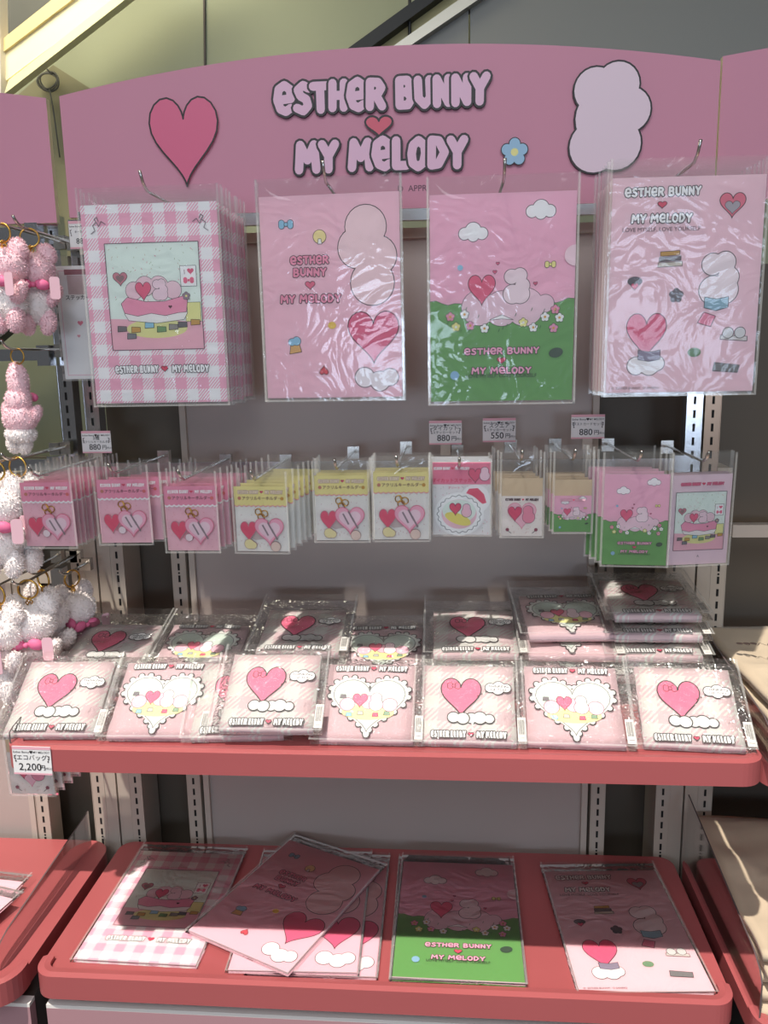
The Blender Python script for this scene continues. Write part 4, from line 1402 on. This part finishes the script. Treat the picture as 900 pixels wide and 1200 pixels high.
lay('pink', (-0.868, -.500, .4215), -6, 'pink file lying on the left bay tray, lower of two')
lay('pink', (-0.895, -.540, .4300), -14, 'pink file lying on the left bay tray, upper of two')

# ================================================================== canvas bags on the right bay
def canvas_bag(loc, w_, d_, th, label, group, rz=0, motif=None, seed=0, droop=0.0):
    t = thing('canvas_bag', label, 'bag', loc, (0, 0, R(rz)), group)
    nx, ny = 22, 22
    mb = MB()
    idx = {}
    for s in (0, 1):
        for i in range(nx + 1):
            for j in range(ny + 1):
                u, v = i / nx, j / ny
                e = (1 - (2 * u - 1) ** 8) * (1 - (2 * v - 1) ** 8)
                wr = -.015 + .016 * noise.noise(Vector((u * 3.5 + seed, v * 5, seed))) + .008 * noise.noise(Vector((u * 9 + v * 6, v * 9, seed + 2)))
                ed = .008 * noise.noise(Vector((u * 4, v * 4, seed + 7)))
                fl = th * (.62 + .38 * e) + (wr if th > .02 else wr * .5) * e
                z = (fl if s else 0.0)
                idx[s, i, j] = len(mb.v)
                mb.v.append((w_ * u + (ed if i in (0, nx) else 0), d_ * v + (ed if j in (0, ny) else 0), z - droop * max(0, .25 - v) * 4 * th * 0))
    for s in (0, 1):
        for i in range(nx):
            for j in range(ny):
                mb.f.append((idx[s, i, j], idx[s, i + 1, j], idx[s, i + 1, j + 1], idx[s, i, j + 1])); mb.m.append(0)
    for i in range(nx):
        for j in (0, ny):
            mb.f.append((idx[0, i, j], idx[0, i + 1, j], idx[1, i + 1, j], idx[1, i, j])); mb.m.append(0)
    for j in range(ny):
        for i in (0, nx):
            mb.f.append((idx[0, i, j], idx[0, i, j + 1], idx[1, i, j + 1], idx[1, i, j])); mb.m.append(0)
    mb.build('cloth', M['canvas'], t, smooth=True)
    if motif:
        a = Art(0, 0, 1, 1, y=0)
        x, y = motif[0], motif[1]
        if motif[2] == 'bow':
            for s in (-1, 1):
                a.line(heart_pts(x + s * .010, y, .016, .014, 14), .0014, K, True, raw=True)
        else:
            a.line([(x + .05 * i / 18, y + .006 * math.sin(i * 1.1)) for i in range(19)], .0016, (70, 56, 52), raw=True)
            for k in range(3):
                a.disc(x + .012 * k, y + .004, .006, (70, 56, 52), n=10, raw=True)
        o = a.build('print', t)
        o.rotation_euler = (R(-90), 0, 0)
        o.location = (0, 0, th + .012)
    return t
for k in range(5):
    canvas_bag((0.606 + .006 * (k % 2), -.43 + .010 * (k % 3), .4110 + .0225 * k), .42, .39, .0225, '%s natural canvas bag from the bottom of the lower right pile' % ('first', 'second', 'third', 'fourth')[k] if k < 4 else 'topmost natural canvas bag of the lower right pile with a small bow print',
               'canvas bags on the lower right tray', rz=[0, 1, -1, .5, -.5, 0][k], motif=(.10, .20, 'bow') if k == 4 else None, seed=k * 3.3)
for k in range(4):
    canvas_bag((0.615 + .005 * (k % 2), -.385 + .01 * k, .8165 + .0245 * k), .42, .36, .024, '%s cream canvas bag from the bottom on the right bay shelf' % ('first', 'second', 'third')[k] if k < 3 else 'topmost cream canvas bag on the right bay shelf with dark script print',
               'canvas bags on the right bay shelf', rz=[0, 1.5, -1, 1][k], motif=(.02, .20, 'script') if k == 3 else None, seed=20 + k * 2.1)

# ================================================================== plush toys on the left bay
def lump(mb, c, rad, rot=(0, 0, 0), sub=3, fuzz=0.0, nf=0, seed=0, mi=0):
    bm = bmesh.new()
    bmesh.ops.create_icosphere(bm, subdivisions=sub, radius=1.0)
    rm = Matrix.Rotation(rot[2], 3, 'Z') @ Matrix.Rotation(rot[1], 3, 'Y') @ Matrix.Rotation(rot[0], 3, 'X')
    base = len(mb.v)
    c = Vector(c)
    pts = []
    for v in bm.verts:
        p = v.co.copy()
        k = 1 + .07 * noise.noise(p * 3.0 + Vector((seed, seed, 0))) + .05 * noise.noise(p * 8.0 + Vector((seed, 0, 3)))
        q = rm @ Vector((p.x * rad[0], p.y * rad[1], p.z * rad[2])) * k + c
        pts.append(q)
        mb.v.append(tuple(q))
    for f in bm.faces:
        mb.f.append(tuple(base + v.index for v in f.verts)); mb.m.append(mi)
    rnd = random.Random(int(seed * 100) + 5)
    faces = [tuple(v.index for v in f.verts) for f in bm.faces]
    bm.free()
    for i in range(nf):        # short pile: thin blades standing on the surface
        f = rnd.choice(faces)
        u, v_ = rnd.random(), rnd.random()
        if u + v_ > 1:
            u, v_ = 1 - u, 1 - v_
        A, B, D = pts[f[0]], pts[f[1]], pts[f[2]]
        p = A + (B - A) * u + (D - A) * v_
        nrm = (B - A).cross(D - A).normalized()
        if nrm.dot(p - c) < 0:
            nrm = -nrm
        side = nrm.cross(Vector((rnd.uniform(-1, 1), rnd.uniform(-1, 1), rnd.uniform(-1, 1)))).normalized() * fuzz * .28
        tip = p + (nrm + Vector((rnd.uniform(-.6, .6), rnd.uniform(-.6, .6), rnd.uniform(-.8, .3)))).normalized() * fuzz
        n = len(mb.v)
        mb.v += [tuple(p - side), tuple(p + side), tuple(tip)]
        mb.f.append((n, n + 1, n + 2)); mb.m.append(mi)

PC = {}
def plush_parts(scheme):
    """generic soft toy on a key ring: head, body, round ears, limbs, ribbon; origin at the ring"""
    if scheme in PC:
        return PC[scheme]
    bodym, trim = {'pink': (M['plush_p'], M['plush_w']), 'white': (M['plush_w'], M['plush_p']), 'hood': (M['plush_p'], M['plush_w'])}[scheme]
    L = []
    def lp(name, c, rad, m, rot=(0, 0, 0), nf=900, sd=0):
        mb = MB()
        lump(mb, c, rad, rot, 3, .0034, nf, sd)
        L.append((name, mb.mesh(name, m, smooth=True)))
    z0 = -.030
    if scheme == 'hood':
        lp('hat', (0, 0, z0 - .022), (.017, .017, .034), bodym, (0, .15, 0), sd=1)
        lp('head', (0, .002, z0 - .052), (.022, .021, .022), bodym, sd=2)
        lp('body', (0, 0, z0 - .082), (.029, .026, .028), bodym, nf=1400, sd=3)
        lp('skirt', (-.001, 0, z0 - .110), (.026, .025, .016), trim, sd=4)
        for s in (-1, 1):
            lp('leg', (s * .012 + .006, -.004, z0 - .130), (.010, .011, .016), trim, (0, s * .3, 0), 500, 5 + s)
            lp('arm', (s * .027, -.006, z0 - .075), (.009, .009, .017), bodym, (0, s * .5, 0), 500, 8 + s)
    else:
        lp('head', (0, 0, z0 - .026), (.031, .028, .027), bodym, nf=1500, sd=11)
        lp('body', (0, .002, z0 - .072), (.025, .023, .030), trim if scheme == 'pink' else bodym, nf=1400, sd=12)
        for s in (-1, 1):
            lp('ear', (s * .021, .004, z0 - .001), (.013, .010, .016), bodym, (0, -s * .35, 0), 600, 13 + s)
            lp('arm', (s * .026, -.010, z0 - .062), (.009, .010, .018), bodym, (0, s * .6, 0), 500, 16 + s)
            lp('leg', (s * .015, -.008, z0 - .100), (.011, .013, .018), bodym, (0, s * .15, 0), 600, 19 + s)
    mb = MB()
    for s in (-1, 1):
        lump(mb, (s * .012, -.027 if scheme != 'hood' else -.02, z0 - .047), (.011, .006, .008), (0, s * .2, 0), 2, 0, 0, 30 + s)
    lump(mb, (0, -.029 if scheme != 'hood' else -.022, z0 - .047), (.004, .004, .004), (0, 0, 0), 2, 0, 0, 33)
    L.append(('ribbon', mb.mesh('ribbon', M['plush_d'], smooth=True)))
    mb = MB()
    mb.tube([(.013 * math.cos(t), 0, -.008 + .013 * math.sin(t)) for t in [2 * math.pi * i / 20 for i in range(20)]], .0014, 6, True)
    for k in range(3):
        mb.tube([(.004 * math.cos(t) * (1 if k % 2 else .2), .004 * math.cos(t) * (.2 if k % 2 else 1), -.022 - .004 * k + .004 * math.sin(t)) for t in [2 * math.pi * i / 10 for i in range(10)]], .0009, 5, True)
    L.append(('key_ring', mb.mesh('key_ring', M['gold'], smooth=True)))
    mb = MB()
    pts = rrect(.022, .036, -.098, -.066, .004)
    mb.prism(pts, 'y', -.034, -.0335)
    L.append(('hang_tag', mb.mesh('hang_tag', M['pinkcard'])))
    PC[scheme] = L
    return L

def plush(loc, scheme, label, rz=0.0, s=1.0, tilt=0.0, nm='plush_keychain'):
    t = thing(nm, label, 'plush toy', loc, (0, R(tilt), R(rz)), 'plush toys hanging on the left bay')
    t.scale = (s, s, s)
    for n, me in plush_parts(scheme):
        link(n, me, t)
    return t
def plush_hook(p, label, z_up=0.0):
    return peg_hook(p[0], p[2] + .004, p[1] - .02, label, ybar=-.058, zbar=p[2] + .004, up=.014)
PL = [
    ((-0.5667, -0.2200, 1.6519), 'pink', 'pink plush toy with white tummy on the topmost bar, nearest the gingham files', 25, 1.12, 0),
    ((-0.5909, -0.2600, 1.6548), 'pink', 'pink plush toy at the left frame edge on the topmost bar', -10, 1.12, 0),
    ((-0.6077, -0.2200, 1.4594), 'hood', 'pink plush toy with white skirt seen from behind on the second bar', 170, 1.0, -4),
    ((-0.6167, -0.2400, 1.2756), 'white', 'white plush toy with pink ribbon at the front of the third bar', -10, 1.30, 0),
    ((-0.6369, -0.2800, 1.2737), 'white', 'white plush toy at the left frame edge on the third bar', 15, 1.3, 0),
    ((-0.5974, -0.1200, 1.0435), 'white', 'white plush toy hanging apart by the upright on the lowest bar', 60, 1.25, 0),
    ((-0.6231, -0.1800, 1.0597), 'white', 'white plush toy behind the front two on the lowest bar', 150, 1.35, 0),
    ((-0.6157, -0.2500, 1.0601), 'white', 'white plush toy at the front right of the lowest bar', 10, 1.30, 0),
    ((-0.6550, -0.2800, 1.0594), 'white', 'white plush toy at the left frame edge on the lowest bar', -20, 1.35, 0),
]
for p_, sch, lab, rz, s_, tl in PL:
    plush(p_, sch, lab, rz, s_, tl)
    plush_hook(p_, 'peg hook of the ' + lab.split(',')[0].replace(' with white skirt seen from behind', '').replace(' with pink ribbon', ''))
